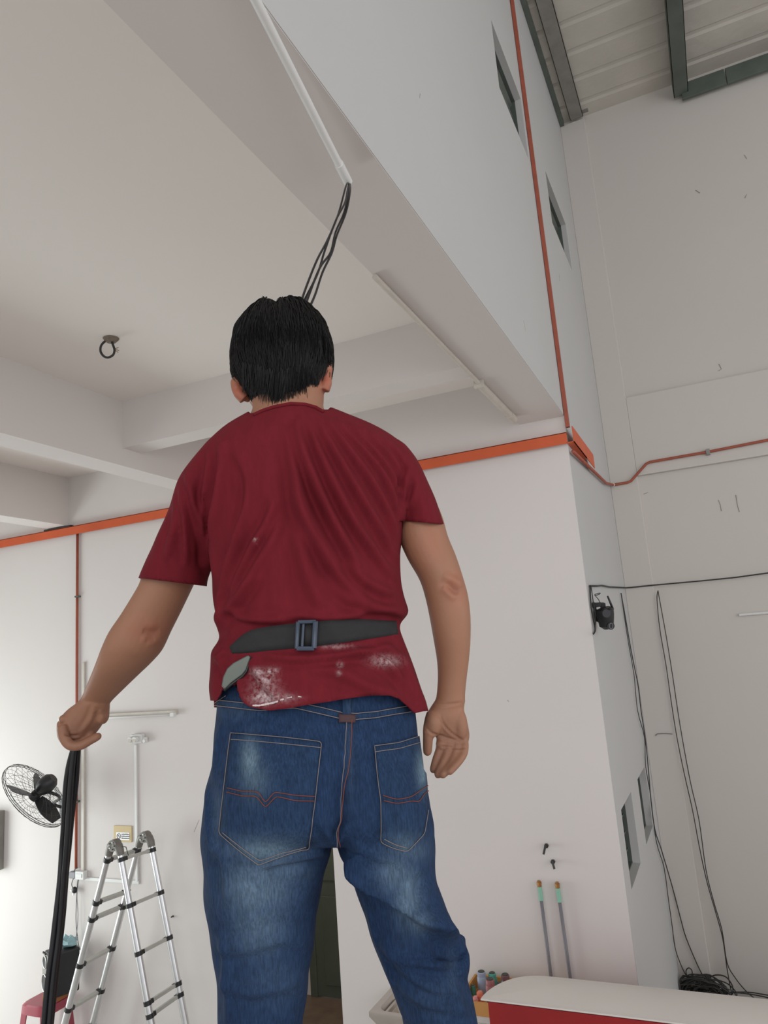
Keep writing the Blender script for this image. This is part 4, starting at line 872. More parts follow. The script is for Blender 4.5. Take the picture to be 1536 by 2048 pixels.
# body (skin)
bb = MB()
def shrink(secs, k, db): 
    o = []
    for s in secs:
        xl, yl, xr, yr, v, b = s[:6]; mx_, my_ = (xl+xr)/2, (yl+yr)/2
        o.append((mx_+(xl-mx_)*k, my_+(yl-my_)*k, mx_+(xr-mx_)*k, my_+(yr-my_)*k, v+.004, max(.02, b-db))+tuple(s[6:]))
    return o
loft(bb, shrink(torso[2:-1], .86, .024)); loft(bb, shrink(pel[1:], .84, .026)); loft(bb, shrink(lg_l, .72, .028), n=24); loft(bb, shrink(lg_r, .72, .028), n=24)
arm_l = [(420, 930, 480, 960, 1.25, .045), (375, 985, 445, 1010, 1.262, .05), (330, 1080, 415, 1100, 1.29, .05), (287, 1150, 392, 1158, 1.31, .047), (276, 1175, 384, 1176, 1.315, .046), (243, 1229, 362, 1222, 1.33, .045), (219, 1264, 342, 1262, 1.342, .045), (204, 1296, 325, 1298, 1.355, .045),
         (195, 1320, 304, 1323, 1.372, .043), (186, 1343, 278, 1348, 1.395, .040), (174, 1371, 247, 1378, 1.43, .034), (162, 1397, 219, 1407, 1.465, .029), (146, 1412, 217, 1424, 1.48, .028)]
arm_r = [(725, 930, 800, 920, 1.25, .045), (762, 985, 845, 965, 1.247, .048), (790, 1035, 880, 1025, 1.245, .046), (798, 1076, 895, 1074, 1.242, .045), (816, 1118, 911, 1113, 1.238, .044), (839, 1158, 925, 1156, 1.235, .043), (851, 1194, 935, 1193, 1.235, .042), (860, 1236, 940, 1236, 1.238, .040),
         (868, 1281, 940, 1281, 1.245, .037), (874, 1318, 937, 1320, 1.252, .032), (876, 1352, 933, 1354, 1.258, .027), (874, 1385, 930, 1386, 1.262, .023), (871, 1402, 930, 1404, 1.264, .022)]
loft(bb, arm_l, n=28); loft(bb, arm_r, n=28)
# neck and head
loft(bb, [(508, 735, 646, 732, 1.27, .056), (505, 770, 648, 765, 1.265, .060), (504, 800, 648, 795, 1.262, .061), (503, 826, 649, 822, 1.258, .063), (480, 860, 675, 850, 1.258, .07)], n=32)
HC = mp(566, 722, 1.275)
skull = [(530, 634, 600, 631, 1.285, .050), (500, 650, 630, 647, 1.283, .078), (484, 672, 648, 668, 1.28, .093), (476, 700, 656, 697, 1.278, .100), (474, 730, 657, 727, 1.278, .100), (478, 755, 656, 752, 1.28, .096), (486, 780, 652, 776, 1.285, .088), (500, 805, 642, 801, 1.305, .070), (520, 835, 622, 832, 1.33, .045)]
loft(bb, skull, n=36)
def hp_(u, v, z): return HC+RT*u+FW*v+UP*z
bb.ell(hp_(.0, .055, -.075), (RT*.058, FW*.055, UP*.052)); bb.ell(hp_(0, .088, -.105), (RT*.024, FW*.022, UP*.018))       # jaw, chin
bb.tube([hp_(0, .098, .0), hp_(0, .110, -.022), hp_(0, .122, -.042), hp_(0, .108, -.050)], [.008, .010, .013, .011], 12)   # nose
for s in (-1, 1):
    bb.ell(hp_(s*.013, .106, -.047), (RT*.009, FW*.011, UP*.008)); bb.ell(hp_(s*.033, .086, .012), (RT*.022, FW*.010, UP*.008)); bb.ell(hp_(s*.042, .075, -.035), (RT*.022, FW*.02, UP*.02))
bb.ell(hp_(0, .098, -.072), (RT*.024, FW*.010, UP*.006)); bb.ell(hp_(0, .096, -.082), (RT*.020, FW*.010, UP*.007))
# ears: shell with rim and lobe
for (ax, ay, bx, by, lx, ly, ox, v_, s) in ((476, 752, 470, 778, 489, 799, 473, 1.262, -1), (658, 726, 656, 752, 648, 781, 658, 1.243, 1)):
    t_, m_2, l_2 = mp(ax, ay, v_+.008), mp(bx+(-s)*3, by, v_+.004), mp(lx, ly, v_)
    bb.tube([t_, mp(bx, (ay+by)/2, v_-.002), m_2, mp((bx+lx)/2-(-s)*2, (by+ly)/2, v_-.001), l_2], [.007, .009, .0095, .0095, .0105], 12)
    bb.ell((t_+l_2)/2+FW*.012-RT*s*.004, (RT*.011, FW*.017, (t_-l_2)/2*1.05))
# right hand, open, palm towards the camera
loft(bb, [(871, 1400, 930, 1401, 1.264, .021), (859, 1418, 928, 1420, 1.266, .021), (852, 1434, 933, 1438, 1.267, .021), (853, 1450, 937, 1454, 1.268, .019), (866, 1464, 939, 1468, 1.269, .017), (873, 1478, 938, 1481, 1.270, .013), (876, 1489, 934, 1491, 1.271, .009)], n=24)
def chain(mbx, pts, rad, n=12):
    P = [mp(x, y, v) for x, y, v in pts]; P2 = catmull(P, 4); R2 = np.interp(np.linspace(0, 1, len(P2)), np.linspace(0, 1, len(rad)), rad)
    e = P2[-1]-P2[-2]; e /= np.linalg.norm(e)+1e-9; r = R2[-1]
    P2 += [P2[-1]+e*r*.5, P2[-1]+e*r*.85, P2[-1]+e*r]; R2 = list(R2)+[r*.86, r*.5, r*.12]
    mbx.tube(P2, R2, n)
chain(bb, [(868, 1430, 1.262), (859, 1454, 1.256), (856, 1478, 1.255), (855, 1503, 1.260)], [.014, .0110, .0088, .0078])
chain(bb, [(882, 1476, 1.268), (880, 1498, 1.266), (873, 1518, 1.264), (867, 1539, 1.262)], [.0080, .0078, .0074, .0068])
chain(bb, [(898, 1480, 1.266), (895, 1504, 1.260), (886, 1528, 1.254), (876, 1549, 1.250)], [.0080, .0078, .0074, .0068])
chain(bb, [(914, 1482, 1.264), (912, 1507, 1.255), (901, 1531, 1.247), (886, 1549, 1.243)], [.0080, .0078, .0074, .0068])
chain(bb, [(929, 1480, 1.262), (928, 1505, 1.252), (916, 1525, 1.243), (900, 1543, 1.238)], [.0074, .0071, .0067, .0062])
for x_, y_ in ((881, 1488), (897, 1490), (913, 1491), (927, 1489)): bb.ell(mp(x_, y_, 1.262), (RT*.0085, FW*.009, UP*.008))
bb.ell(mp(866, 1447, 1.257), (RT*.015, FW*.017, UP*.022)); bb.ell(mp(920, 1448, 1.260), (RT*.013, FW*.016, UP*.028))
# left hand, a fist round the cables
vh = 1.47
loft(bb, [(160, 1402, 219, 1410, 1.465, .029), (137, 1418, 217, 1430, 1.478, .032), (121, 1436, 204, 1446, 1.485, .034), (117, 1452, 190, 1460, 1.488, .034), (119, 1466, 180, 1472, 1.488, .030), (126, 1478, 168, 1482, 1.488, .022)], n=24)
for i, (dv, dx_, dy_) in enumerate(((-.034, 0, 0), (-.012, -2, -2), (.010, -2, -5), (.030, 0, -9))):
    chain(bb, [(126+dx_, 1452+dy_, vh+.018+dv), (128+dx_, 1474+dy_, vh+.012+dv), (140, 1490+dy_*.6, vh+.010+dv), (160, 1491+dy_*.6, vh+.012+dv), (178, 1482+dy_*.5, vh+.016+dv), (195 if i == 0 else 182, 1473+dy_*.5, vh+.02+dv)], [.0098, .0100, .0096, .0090, .0084, .0078])
for x_, y_, v_ in ((127, 1438, 1.462), (122.5, 1449, 1.47), (123, 1461, 1.464)): bb.ell(mp(x_, y_, v_), (RT*.0085, FW*.009, UP*.0085))
bb.ell(mp(140, 1467, 1.475), (RT*.017, FW*.02, UP*.014)); bb.ell(mp(204, 1430, 1.475), (RT*.013, FW*.02, UP*.018))
chain(bb, [(196, 1432, 1.478), (186, 1452, 1.50), (172, 1470, 1.525), (158, 1478, 1.535)], [.016, .0135, .0115, .0100])
# feet
ftz = []
for (x, y, v) in ((530, 2620, 1.27), (955, 2620, 1.28)):
    a = mp(x, y, v); ftz.append(a)
FZ = ftz[0][2]-.09
for a in ftz: bb.ell(np.array([a[0], a[1], FZ+.045])+FW*.05, (RT*.04, FW*.11, UP*.032)); bb.cyl(np.array([a[0], a[1], FZ+.04]), np.array([a[0], a[1], FZ+.16]), .036, 16)
BV, BF = remesh(bb, .0023); E_ = edges(BF); BV = smooth_v(BV, E_, 3, .5)
N = vnormals(BV, BF)
# creases of the palm, knuckle lines, elbow dimples
SK = [([(880, 1432), (888, 1450), (905, 1468), (928, 1482)], 2.2, -.0022), ([(876, 1470), (895, 1476), (915, 1480)], 2.0, -.0018), ([(880, 1492), (905, 1496), (932, 1496)], 2.2, -.0020), ([(850, 1452), (860, 1464), (874, 1470), (890, 1472)], 2.2, -.0020), ([(848, 1458), (856, 1466)], 1.8, -.0015),
      ([(868, 1405), (885, 1410), (905, 1408), (925, 1404)], 2.5, -.0014), ([(895, 1165), (908, 1180), (918, 1186)], 7, -.004), ([(885, 1150), (905, 1160), (925, 1172)], 8, .003), ([(285, 1262), (303, 1266), (320, 1262)], 8, -.0035), ([(290, 1280), (310, 1278)], 6, -.002),
      ([(128, 1468), (145, 1472), (160, 1470)], 2.5, -.0025), ([(190, 1410), (180, 1440), (160, 1466)], 5, .0025), ([(200, 1420), (206, 1440)], 5, .002)]
BV = creases(BV, N, SK)
base = np.array([*(((ftz[0]+ftz[1])/2)[:2]), FZ])
bpx = topx(BV); bvv = (BV-CAM)@FW
flush = np.maximum(blobs(bpx, [(478, 782, 20, 30, 1), (652, 760, 16, 32, 1)])*(bpx[:, 1] > 722), blobs(bpx, [(300, 1262, 35, 25, .45), (910, 1175, 30, 30, .45), (855, 1090, 30, 50, .3)]))
grime = blobs(bpx, [(895, 1490, 45, 60, .8), (860, 1480, 22, 40, .5), (150, 1462, 50, 45, .75), (910, 1180, 14, 10, .6), (300, 1268, 14, 8, .6)])
person = mk('person', BV, BF, skin, None, base, {'flush': flush, 'grime': grime})
tag(person, 'person in a dark red t-shirt and faded blue jeans seen from behind, gripping black cables', 'person')
spx = topx(SHV)
dust = np.maximum(blobs(spx, [(515, 1344, 12, 7, 1.0), (543, 1343, 12, 7, .9), (530, 1360, 20, 10, .8), (530, 1395, 24, 12, 1.0), (530, 1380, 26, 18, .5), (560, 1396, 30, 8, .5), (770, 1322, 26, 10, .65), (672, 1292, 30, 5, .45), (680, 1330, 5, 5, .7), (678, 1346, 4, 4, .7), (510, 1080, 3, 3, .9)]), 0)
shirt = mk('t_shirt', SHV, SHF, shirt_m, person, base, {'paint_dust': dust}, solid=.0025)
jeans = mk('jeans', JV, JF, denim, person, base, {'fade': blobs(jpx, FADE, 1.45), 'painted_shade': blobs(jpx, PAINTED_SHADE)}, solid=.002)
def hit(bvh, x, y, off=0.):
    d = Vector(ray(x, y)).normalized(); h = bvh.ray_cast(Vector(CAM), d)
    if h[0] is None: return None
    n = h[1];  n = n if n.dot(d) < 0 else -n
    return np.array(h[0]+n*off)
def dens(pts, step=3.0):
    out = []
    for i in range(len(pts)-1):
        a, b = np.array(pts[i], float), np.array(pts[i+1], float); k = max(1, int(np.hypot(*(b-a))/step)); out += [a+(b-a)*t/k for t in range(k)]
    return out+[np.array(pts[-1], float)]
def on(bvh, pts, off, step=3.):
    return [p for p in (hit(bvh, x, y, off) for x, y in dens(pts, step)) if p is not None]
# pockets: separate pieces of denim sewn on
def pocket(chL, chR, lines, thick=.0035, n=26, m=22):
    L_ = catmull([np.array(p, float) for p in chL], 8) if False else dens(chL, 6); R_ = dens(chR, 6)
    Li = [np.array([np.interp(t, np.linspace(0, 1, len(L_)), [q[k] for q in L_]) for k in (0, 1)]) for t in np.linspace(0, 1, n)]
    Ri = [np.array([np.interp(t, np.linspace(0, 1, len(R_)), [q[k] for q in R_]) for k in (0, 1)]) for t in np.linspace(0, 1, n)]
    G = []; PXs = []
    for i in range(n):
        row = []
        for j in range(m+1):
            q = Li[i]+(Ri[i]-Li[i])*j/m; h = hit(jeans_bvh, q[0], q[1], thick); row.append(h if h is not None else (row[-1] if row else mp(q[0], q[1], 1.2))); PXs.append(q)
        G.append(row)
    Vp = np.array([p for r in G for p in r]); Fp = [(i*(m+1)+j, i*(m+1)+j+1, (i+1)*(m+1)+j+1, (i+1)*(m+1)+j) for i in range(n-1) for j in range(m)]
    pp = np.array(PXs)
    o = mk('back_pocket', Vp, Fp, denim_p, jeans, base, {'fade': blobs(pp, FADE, 1.4), 'painted_shade': blobs(pp, PAINTED_SHADE)*.6}, solid=thick*.9)
    md = o.modifiers[0]; md.offset = -1
    return o
pkL = pocket([(465, 1466), (456, 1540), (448, 1610), (442, 1665), (480, 1698), (520, 1729)], [(643, 1484), (634, 1560), (625, 1630), (617, 1694), (570, 1712), (520, 1729)], None)
pkR = pocket([(747, 1493), (752, 1540), (760, 1600), (762, 1681), (785, 1692), (812, 1701)], [(839, 1471), (846, 1520), (851, 1570), (852, 1620), (845, 1665), (812, 1701)], None)
def st_line(pts, m=stitch_m, off=.0045, r=.0009, name='stitching'):
    P = on(jeans_bvh, pts, off, 3.)
    if len(P) > 4:
        P = np.array(P)
        for _ in range(5): P[1:-1] = (P[:-2]+2*P[1:-1]+P[2:])/4
        return MB().tube(P, r, 5)
    return MB()
sa = MB(); 
for pts in ([(465, 1466), (555, 1474), (643, 1484), (634, 1560), (625, 1630), (617, 1694), (570, 1712), (520, 1729), (480, 1698), (442, 1665), (448, 1610), (456, 1540), (465, 1466)],
            [(466, 1479), (555, 1487), (641, 1496)], [(747, 1493), (795, 1486), (839, 1471)], [(748, 1505), (795, 1498), (841, 1484)],
            [(747, 1493), (752, 1540), (760, 1600), (762, 1681), (785, 1692), (812, 1701), (845, 1665), (852, 1620)], [(769, 1675), (790, 1686), (812, 1693)], [(449, 1664), (483, 1691), (521, 1720), (570, 1703), (611, 1688)],
            [(694, 1438), (690, 1500), (685, 1560), (681, 1620), (674, 1690)], [(456, 1392), (432, 1408)]):
    t = st_line(pts, r=.0006)
    if t.v: obj('stitching', t, stitch_m, jeans, smooth=True)
sr = MB()
for pts in ([(459, 1576), (490, 1583), (519, 1582), (533, 1605), (550, 1583), (590, 1590), (628, 1592)], [(458, 1584), (490, 1592), (516, 1591), (533, 1614), (553, 1591), (590, 1600), (627, 1601)],
            [(764, 1590), (790, 1598), (820, 1594), (850, 1572)], [(766, 1600), (790, 1606), (822, 1602), (834, 1606), (842, 1590), (851, 1582)],
            [(466, 1472), (472, 1472)], [(700, 1438), (697, 1500), (692, 1560), (687, 1620), (680, 1688)]):
    t = st_line(pts, off=.005, r=.0007)
    if t.v: obj('rust_stitching', t, stitch_r, jeans, smooth=True)
# waistband yoke seam, raised
def strip(bvh, top, bot, off, m, name, parent, k=30, label=None, solid=.002, dk=0):
    T = dens(top, 4); B = dens(bot, 4); g = MB(); rows = []
    for t in np.linspace(0, 1, k):
        a = np.array([np.interp(t, np.linspace(0, 1, len(T)), [q[c] for q in T]) for c in (0, 1)]); b = np.array([np.interp(t, np.linspace(0, 1, len(B)), [q[c] for q in B]) for c in (0, 1)])
        r = [hit(bvh, *(a+(b-a)*s), off) for s in np.linspace(0, 1, 5)]
        if all(p is not None for p in r): rows.append(r)
    n = 5; Vp = np.array([p for r in rows for p in r]); Fp = [(i*n+j, i*n+j+1, (i+1)*n+j+1, (i+1)*n+j) for i in range(len(rows)-1) for j in range(n-1)]
    pp = topx(Vp); o = mk(name, Vp, Fp, m, parent, base, {'fade': blobs(pp, FADE, 1.4), 'painted_shade': blobs(pp, PAINTED_SHADE)}, solid=solid)
    if label: o['label'] = label
    return o, rows
strip(jeans_bvh, [(436, 1400), (520, 1410), (590, 1404), (640, 1415), (692, 1428), (750, 1424), (815, 1412)], [(434, 1411), (520, 1422), (590, 1416), (640, 1428), (692, 1441), (750, 1436), (818, 1424)], .003, denim_p, 'yoke_seam', jeans)
yk = MB()
for pts in ([(436, 1400), (520, 1410), (590, 1404), (640, 1415), (692, 1428), (750, 1424), (815, 1412)], [(434, 1411), (520, 1422), (590, 1416), (640, 1428), (692, 1441), (750, 1436), (818, 1424)]):
    t = st_line(pts, off=.0042, r=.0007)
    if t.v: obj('yoke_stitching', t, stitch_m, jeans, smooth=True)
strip(jeans_bvh, [(676, 1428), (712, 1430)], [(677, 1446), (712, 1446)], .0055, mat('leather_brown', srgb(70, 45, 48), .7), 'seam_patch', jeans, k=6)
strip(jeans_bvh, [(684, 1396), (684, 1430)], [(700, 1396), (700, 1430)], .006, denim_p, 'belt_loop', jeans, k=6)
for x0__, x1__ in ((686, 702),):
    pass
# waist belt over the shirt
bt_top = [(458, 1294), (476, 1276), (497, 1260), (540, 1252), (595, 1246), (660, 1240), (720, 1238), (793, 1242)]
bt_bot = [(464, 1307), (490, 1307), (530, 1302), (591, 1297), (630, 1293), (700, 1283), (750, 1276), (797, 1268)]
beltmb = MB(); rows = []
T = dens(bt_top, 5); B = dens(bt_bot, 5); K = 46
for t in np.linspace(0, 1, K):
    a = np.array([np.interp(t, np.linspace(0, 1, len(T)), [q[c] for q in T]) for c in (0, 1)]); b = np.array([np.interp(t, np.linspace(0, 1, len(B)), [q[c] for q in B]) for c in (0, 1)])
    ps = [hit(shirt_bvh, *(a+(b-a)*s), .0) for s in (0, .25, .5, .75, 1)]
    if any(p is None for p in ps): continue
    depth = np.median([(p-CAM)@FW for p in ps]); depth = min(depth, np.min([(p-CAM)@FW for p in ps])+.004)
    rows.append([mp(*(a+(b-a)*s), depth-.0045) for s in (0, .25, .5, .75, 1)])
RA = np.array(rows)
for _ in range(4): RA[1:-1] = (RA[:-2]+RA[1:-1]*2+RA[2:])/4
rows = [list(r) for r in RA]
# round the front of the body
c0 = (rows[0][2]+rows[-1][2])/2
L_e, R_e = np.array(rows[0]), np.array(rows[-1]); nb = len(rows)
for k in range(1, 18):
    a = math.pi*k/18; w = (1-math.cos(a))/2
    base_ = R_e*(1-w)+L_e*w; rows.append(list(base_+FW*(.175*math.sin(a)**.75)+RT*(.012*math.cos(a))*math.sin(a)))
n = 5; m_r = len(rows); Vb = np.array([p for r in rows for p in r]); Fb = [(i*n+j, i*n+j+1, ((i+1) % m_r)*n+j+1, ((i+1) % m_r)*n+j) for i in range(m_r) for j in range(n-1)]
belt = mk('waist_belt', Vb, Fb, belt_m, person, base, solid=.0028)
belt['label'] = 'dark grey webbing belt'
bk_ = MB()
def bp_(x, y, off): 
    h = hit(BVHTree.FromPolygons([Vector(p) for p in Vb], Fb), x, y, 0); 
    d = (h-CAM)@FW if h is not None else 1.13
    return mp(x, y, d-off)
for pts, w in (([(596, 1243), (593, 1298)], .0032), ([(631, 1242), (628, 1297)], .0042), ([(593, 1297), (628, 1297)], .0036), ([(596, 1244), (631, 1243)], .003), ([(607, 1246), (604, 1296)], .0022)):
    bk_.tube([bp_(*p, .006) for p in dens(pts, 14)], w, 8)
bko = obj('buckle', bk_, buckle_m, belt, smooth='auto'); bko['label'] = 'blue-grey plastic slide buckle'
# second layer of webbing through the buckle
rws = [[bp_(x, y0__+(y1__-y0__)*s, .0045) for s in (0, .5, 1)] for x, y0__, y1__ in ((609, 1249, 1293), (614, 1248, 1292), (620, 1248, 1292), (626, 1247, 1291))]
Vs = np.array([p for r in rws for p in r]); mk('belt_tail', Vs, [(i*3+j, i*3+j+1, (i+1)*3+j+1, (i+1)*3+j) for i in range(3) for j in range(2)], belt_m, belt, base, solid=.002)
# white paint smear on the hem
ps = MB()
for pts, r in (([(505, 1411), (518, 1411), (530, 1409)], .0016), ([(530, 1409), (545, 1406), (556, 1402)], .0024), ([(560, 1400), (568, 1398)], .0014), ([(574, 1396), (584, 1394)], .001), ([(596, 1393), (603, 1394)], .0011)):
    q = on(shirt_bvh, pts, .0006, 2.);
    if len(q) > 1: ps.tube(q, [r*random.uniform(.6, 1.2) for _ in q], 6)
obj('paint_smear', ps, mat('dried_white_paint', srgb(215, 200, 198), .8), shirt, smooth=True, label='dried white paint smear')
# collar rib
cr = on(shirt_bvh, [(507, 831), (526, 822), (547, 815), (582, 808), (611, 810), (632, 816), (647, 825)], .001, 4.)
if len(cr) > 3: obj('collar_rib', MB().tube(cr, .0032, 6), shirt_m, shirt, smooth=True)
# eyes
for s in (-1, 1):
    obj('eye', MB().ell(hp_(s*.032, .082, -.008), (RT*.012, FW*.012, UP*.010)), mat('eye_white', (.7, .68, .65, 1), .2), person, smooth=True)
    obj('iris', MB().ell(hp_(s*.032, .0925, -.008), (RT*.0055, FW*.003, UP*.0055)), mat('iris_dark', (.03, .015, .01, 1), .2), person, smooth=True)
# shoes
for a in ftz:
    c_ = np.array([a[0], a[1], FZ])
    R_ = []
    for h, gw in ((-.03, 1.0), (-.005, 1.02), (.02, 1.0), (.05, .88), (.075, .62)):
        cen = c_+FW*(.055-.25*max(0, h)); R_.append([cen+UP*h+RT*.052*gw*math.cos(t)*(1+.12*math.sin(t))+FW*.145*(gw if h < .04 else gw*.85)*math.sin(t) for t in np.arange(28)*math.pi/14])
    obj('shoe', MB().rings(R_), sole_m, person, smooth='auto')

# hair: cap on the skull plus combed strands
hb_ = MB(); skh = [(520, 628, 607, 624, 1.285, .052), (494, 640, 632, 637, 1.283, .082), (474, 664, 651, 661, 1.28, .101), (466, 697, 662, 692, 1.278, .108), (465, 728, 663, 724, 1.277, .108), (469, 752, 661, 749, 1.278, .102), (484, 772, 650, 770, 1.272, .086), (500, 790, 640, 786, 1.266, .072), (512, 806, 630, 802, 1.262, .064)]
loft(hb_, skh, n=40); HV, HF = remesh(hb_, .004); HE = edges(HF); HV = smooth_v(HV, HE, 3)
hx = topx(HV); hup = np.clip((HV-HC)@UP/.09, 0, 1)**2
HV = HV-UP*(hup*(.012*np.exp(-((hx[:, 0]-549)/9)**2)-.006*np.exp(-((hx[:, 0]-522)/14)**2)-.003*np.exp(-((hx[:, 0]-600)/30)**2)))[:, None]
HN = vnormals(HV, HF); hx = topx(HV)
HV = HV+HN*(.0006*np.sin(hx[:, :1]*.33+np.sin(hx[:, 1:2]*.05)*2)+.0006*np.sin(hx[:, :1]*.11+hx[:, 1:2]*.05))
def hair_low(P):
    """True where hair grows"""
    q = P-HC; u_, v_, z_ = q@RT, q@FW, q@UP; ax = topx(P)
    HL = np.array([(460, 748), (470, 752), (482, 768), (497, 782), (515, 778), (535, 784), (545, 800), (556, 806), (566, 792), (585, 784), (605, 783), (622, 786), (630, 780), (637, 765), (640, 745), (648, 729), (670, 722)])
    back = v_ < .0; lowy = np.interp(ax[:, 0], HL[:, 0], HL[:, 1]); ok_b = ax[:, 1] < lowy
    ok_f = z_ > np.interp(v_, [0, .02, .045, .08], [-.03, -.0, .045, .060])
    return np.where(back, ok_b, ok_f)
kp = hair_low(HV); CV, CFc = submesh(HV, HF, kp); CV, CFc = largest(CV, CFc)
hair_bvh = BVHTree.FromPolygons([Vector(p) for p in HV], HF.tolist())
hn_ = vnormals(CV, CFc); CV = CV+hn_*(.002*np.sin(topx(CV)[:, :1]*.55+rng.random()))
hair = mk('hair', CV, CFc, hair_m, person, base, solid=.003)
crown = hp_(-.012, -.02, .12)
idx = rng.choice(len(HV), 5200); cand = HV[idx]; good = hair_low(cand); cand = cand[good]
ss = MB(); SV = []; SF = []
def strand(P, r0_):
    n0 = len(SV)
    for i, p in enumerate(P):
        t = P[min(i+1, len(P)-1)]-P[max(i-1, 0)]; t /= np.linalg.norm(t)+1e-9; a = np.cross(t, [.3, .2, .93]); a /= np.linalg.norm(a)+1e-9; b = np.cross(t, a); r = r0_*(1-i/(len(P)))+.00012
        for k in range(3): SV.append(p+r*(math.cos(k*2.094)*a+math.sin(k*2.094)*b))
    for i in range(len(P)-1):
        for k in range(3): SF.append((n0+i*3+k, n0+i*3+(k+1) % 3, n0+(i+1)*3+(k+1) % 3, n0+(i+1)*3+k))
for p in cand:
    near, nrm_, _, _ = hair_bvh.find_nearest(Vector(p)); nn_ = np.array(nrm_)
    away = p-crown; d = away-nn_*(away@nn_); d = d/(np.linalg.norm(d)+1e-9)*.55-UP*.75+rng.normal(0, .16, 3); Lh = rng.uniform(.025, .06); k = 7; P = [p+nn_*.0005]; lift = rng.uniform(.001, .0042)
    for i in range(1, k+1):
        q = P[-1]+d/np.linalg.norm(d)*Lh/k; near, nrm_, _, _ = hair_bvh.find_nearest(Vector(q)); nn_ = np.array(nrm_); near = np.array(near)
        tip = .25 if i < k else 1.0
        q2 = near+nn_*(lift*math.sin(i/k*2.2)+.0008); d = d-nn_*(d@nn_)*.9-UP*.12
        if (q2-HC)@UP < -.04: q2 = q*.5+q2*.5
        P.append(q2)
    strand(P, rng.uniform(.0007, .0013))
# loose locks standing up either side of the parting and round the silhouette
for k in range(230):
    sd_ = -1 if rng.random() < .6 else 1; x0s = 547+sd_*rng.uniform(0, 5); y0s = 630+rng.uniform(0, 14)
    span = rng.uniform(18, 66); hgt = rng.uniform(5, 17); v0 = 1.27+rng.uniform(-.05, .03)
    P = [mp(x0s+sd_*span*t, y0s-hgt*math.sin(math.pi*min(1, t*1.25))+t*t*span*.62, v0) for t in np.linspace(0, 1, 9)]
    strand(P, .0011)
for k in range(170):
    t = rng.random(); sidel = rng.random() < .5
    x = (466 if sidel else 662)+rng.uniform(-1, 3)*(1 if sidel else -1); y = rng.uniform(668, 742); x += (abs(y-712)/45)**2*(6 if sidel else -6)
    sg_ = -1 if sidel else 1; ln = rng.uniform(14, 34); bow = rng.uniform(1, 7); v0 = 1.275+rng.uniform(-.04, .03)
    strand([mp(x+sg_*bow*math.sin(math.pi*q)*1.0+(-sg_)*q*2, y+ln*q, v0) for q in np.linspace(0, 1, 7)], .0008)
for k in range(620):
    x = rng.uniform(484, 634); y = np.interp(x, [484, 515, 545, 556, 575, 605, 640], [755, 762, 772, 778, 768, 762, 750])-rng.uniform(0, 34)**1.0; ln = rng.uniform(20, 44)+14*math.exp(-((x-553)/18)**2)
    h0 = hit(hair_bvh, x, y, .006)
    if h0 is None: continue
    v0 = (h0-CAM)@FW; dxs = rng.uniform(-7, 7)+(x-555)*-.04
    if x > 615: ln *= .6
    strand([mp(x+dxs*q, y+ln*q, v0+.006*q) for q in np.linspace(0, 1, 6)], .0009)
for k in range(240):
    x = rng.uniform(496, 650); ph = rng.uniform(.4, 1); v0 = 1.28+rng.uniform(-.03, .03); ytop = np.interp(x, [490, 520, 548, 575, 610, 640, 655], [655, 634, 632, 624, 625, 645, 665])
    dr_ = rng.choice([-1, 1]); strand([mp(x+dr_*18*q*ph, ytop+2-7*math.sin(math.pi*q)*ph+5*q, v0) for q in np.linspace(0, 1, 7)], .0009)
sm = MB(); sm.v = [tuple(p) for p in SV]; sm.f = SF
ho = obj('hair_strands', sm, hair_m, hair); ho['kind'] = 'stuff'

# tool in the waistband
tp = [(496, 1310), (501, 1314), (492, 1340), (484, 1350), (462, 1366), (449, 1379), (443, 1372), (446, 1354), (454, 1337), (466, 1326)]
hz = [hit(shirt_bvh, x, y) for x, y in tp]; dv = min([(h-CAM)@FW for h in hz if h is not None])-.004
pl_ = [mp(x, y, dv) for x, y in tp]
tl_ = thing('putty_blade', 'grey satin metal tool tucked under the shirt at the left of the waistband', 'tool', pl_[5])
obj('metal_plate', MB().prism(pl_, FW*.006), tool_m, tl_, bevel=.0015)
obj('rim', MB().tube([mp(x, y, dv+.004) for x, y in ((502, 1314), (493, 1342), (485, 1352), (462, 1369), (448, 1381))], .0026, 6), black_pl, tl_, smooth=True)

# ---------------------------------------------------------------- the black cables in his hand
mv = (mouth-CAM)@FW
up_px = [[(697, 367), (692, 372), (676, 430), (655, 480), (634, 520), (612, 575), (595, 625)],
         [(698, 367), (695, 380), (690, 405), (672, 440), (650, 500), (634, 550), (603, 612), (599, 627)],
         [(699, 367), (698, 382), (688, 425), (671, 465), (661, 505), (640, 535), (618, 590), (606, 628)],
         [(700, 367), (700, 385), (692, 425), (674, 470), (664, 505), (645, 545), (630, 590), (612, 630)]]
low_px = [[(146, 1500), (138, 1530), (132, 1570), (129, 1620), (127, 1660), (124, 1700), (120, 1760), (111, 1840), (104, 1900), (96, 1960), (88, 2048), (84, 2100)],
          [(152, 1500), (148, 1535), (145, 1580), (141, 1630), (136, 1690), (131, 1740), (124, 1800), (113, 1880), (104, 1950), (95, 2048), (90, 2100)],
          [(148, 1500), (142, 1560), (138, 1620), (133, 1700), (128, 1760), (120, 1850), (110, 1930), (104, 1985), (99, 2048), (95, 2100)],
          [(156, 1500), (154, 1535), (151, 1575), (144, 1630), (138, 1690), (133, 1740), (126, 1830), (118, 1900), (110, 1970), (102, 2048), (98, 2100)]]
CBL = ['leftmost of the four black cables between conduit and head, curving apart from the rest', 'second from the left of the black cables between conduit and head, straight and thin',
       'third from the left of the black cables between conduit and head, in the close pair', 'rightmost of the four black cables between conduit and head']
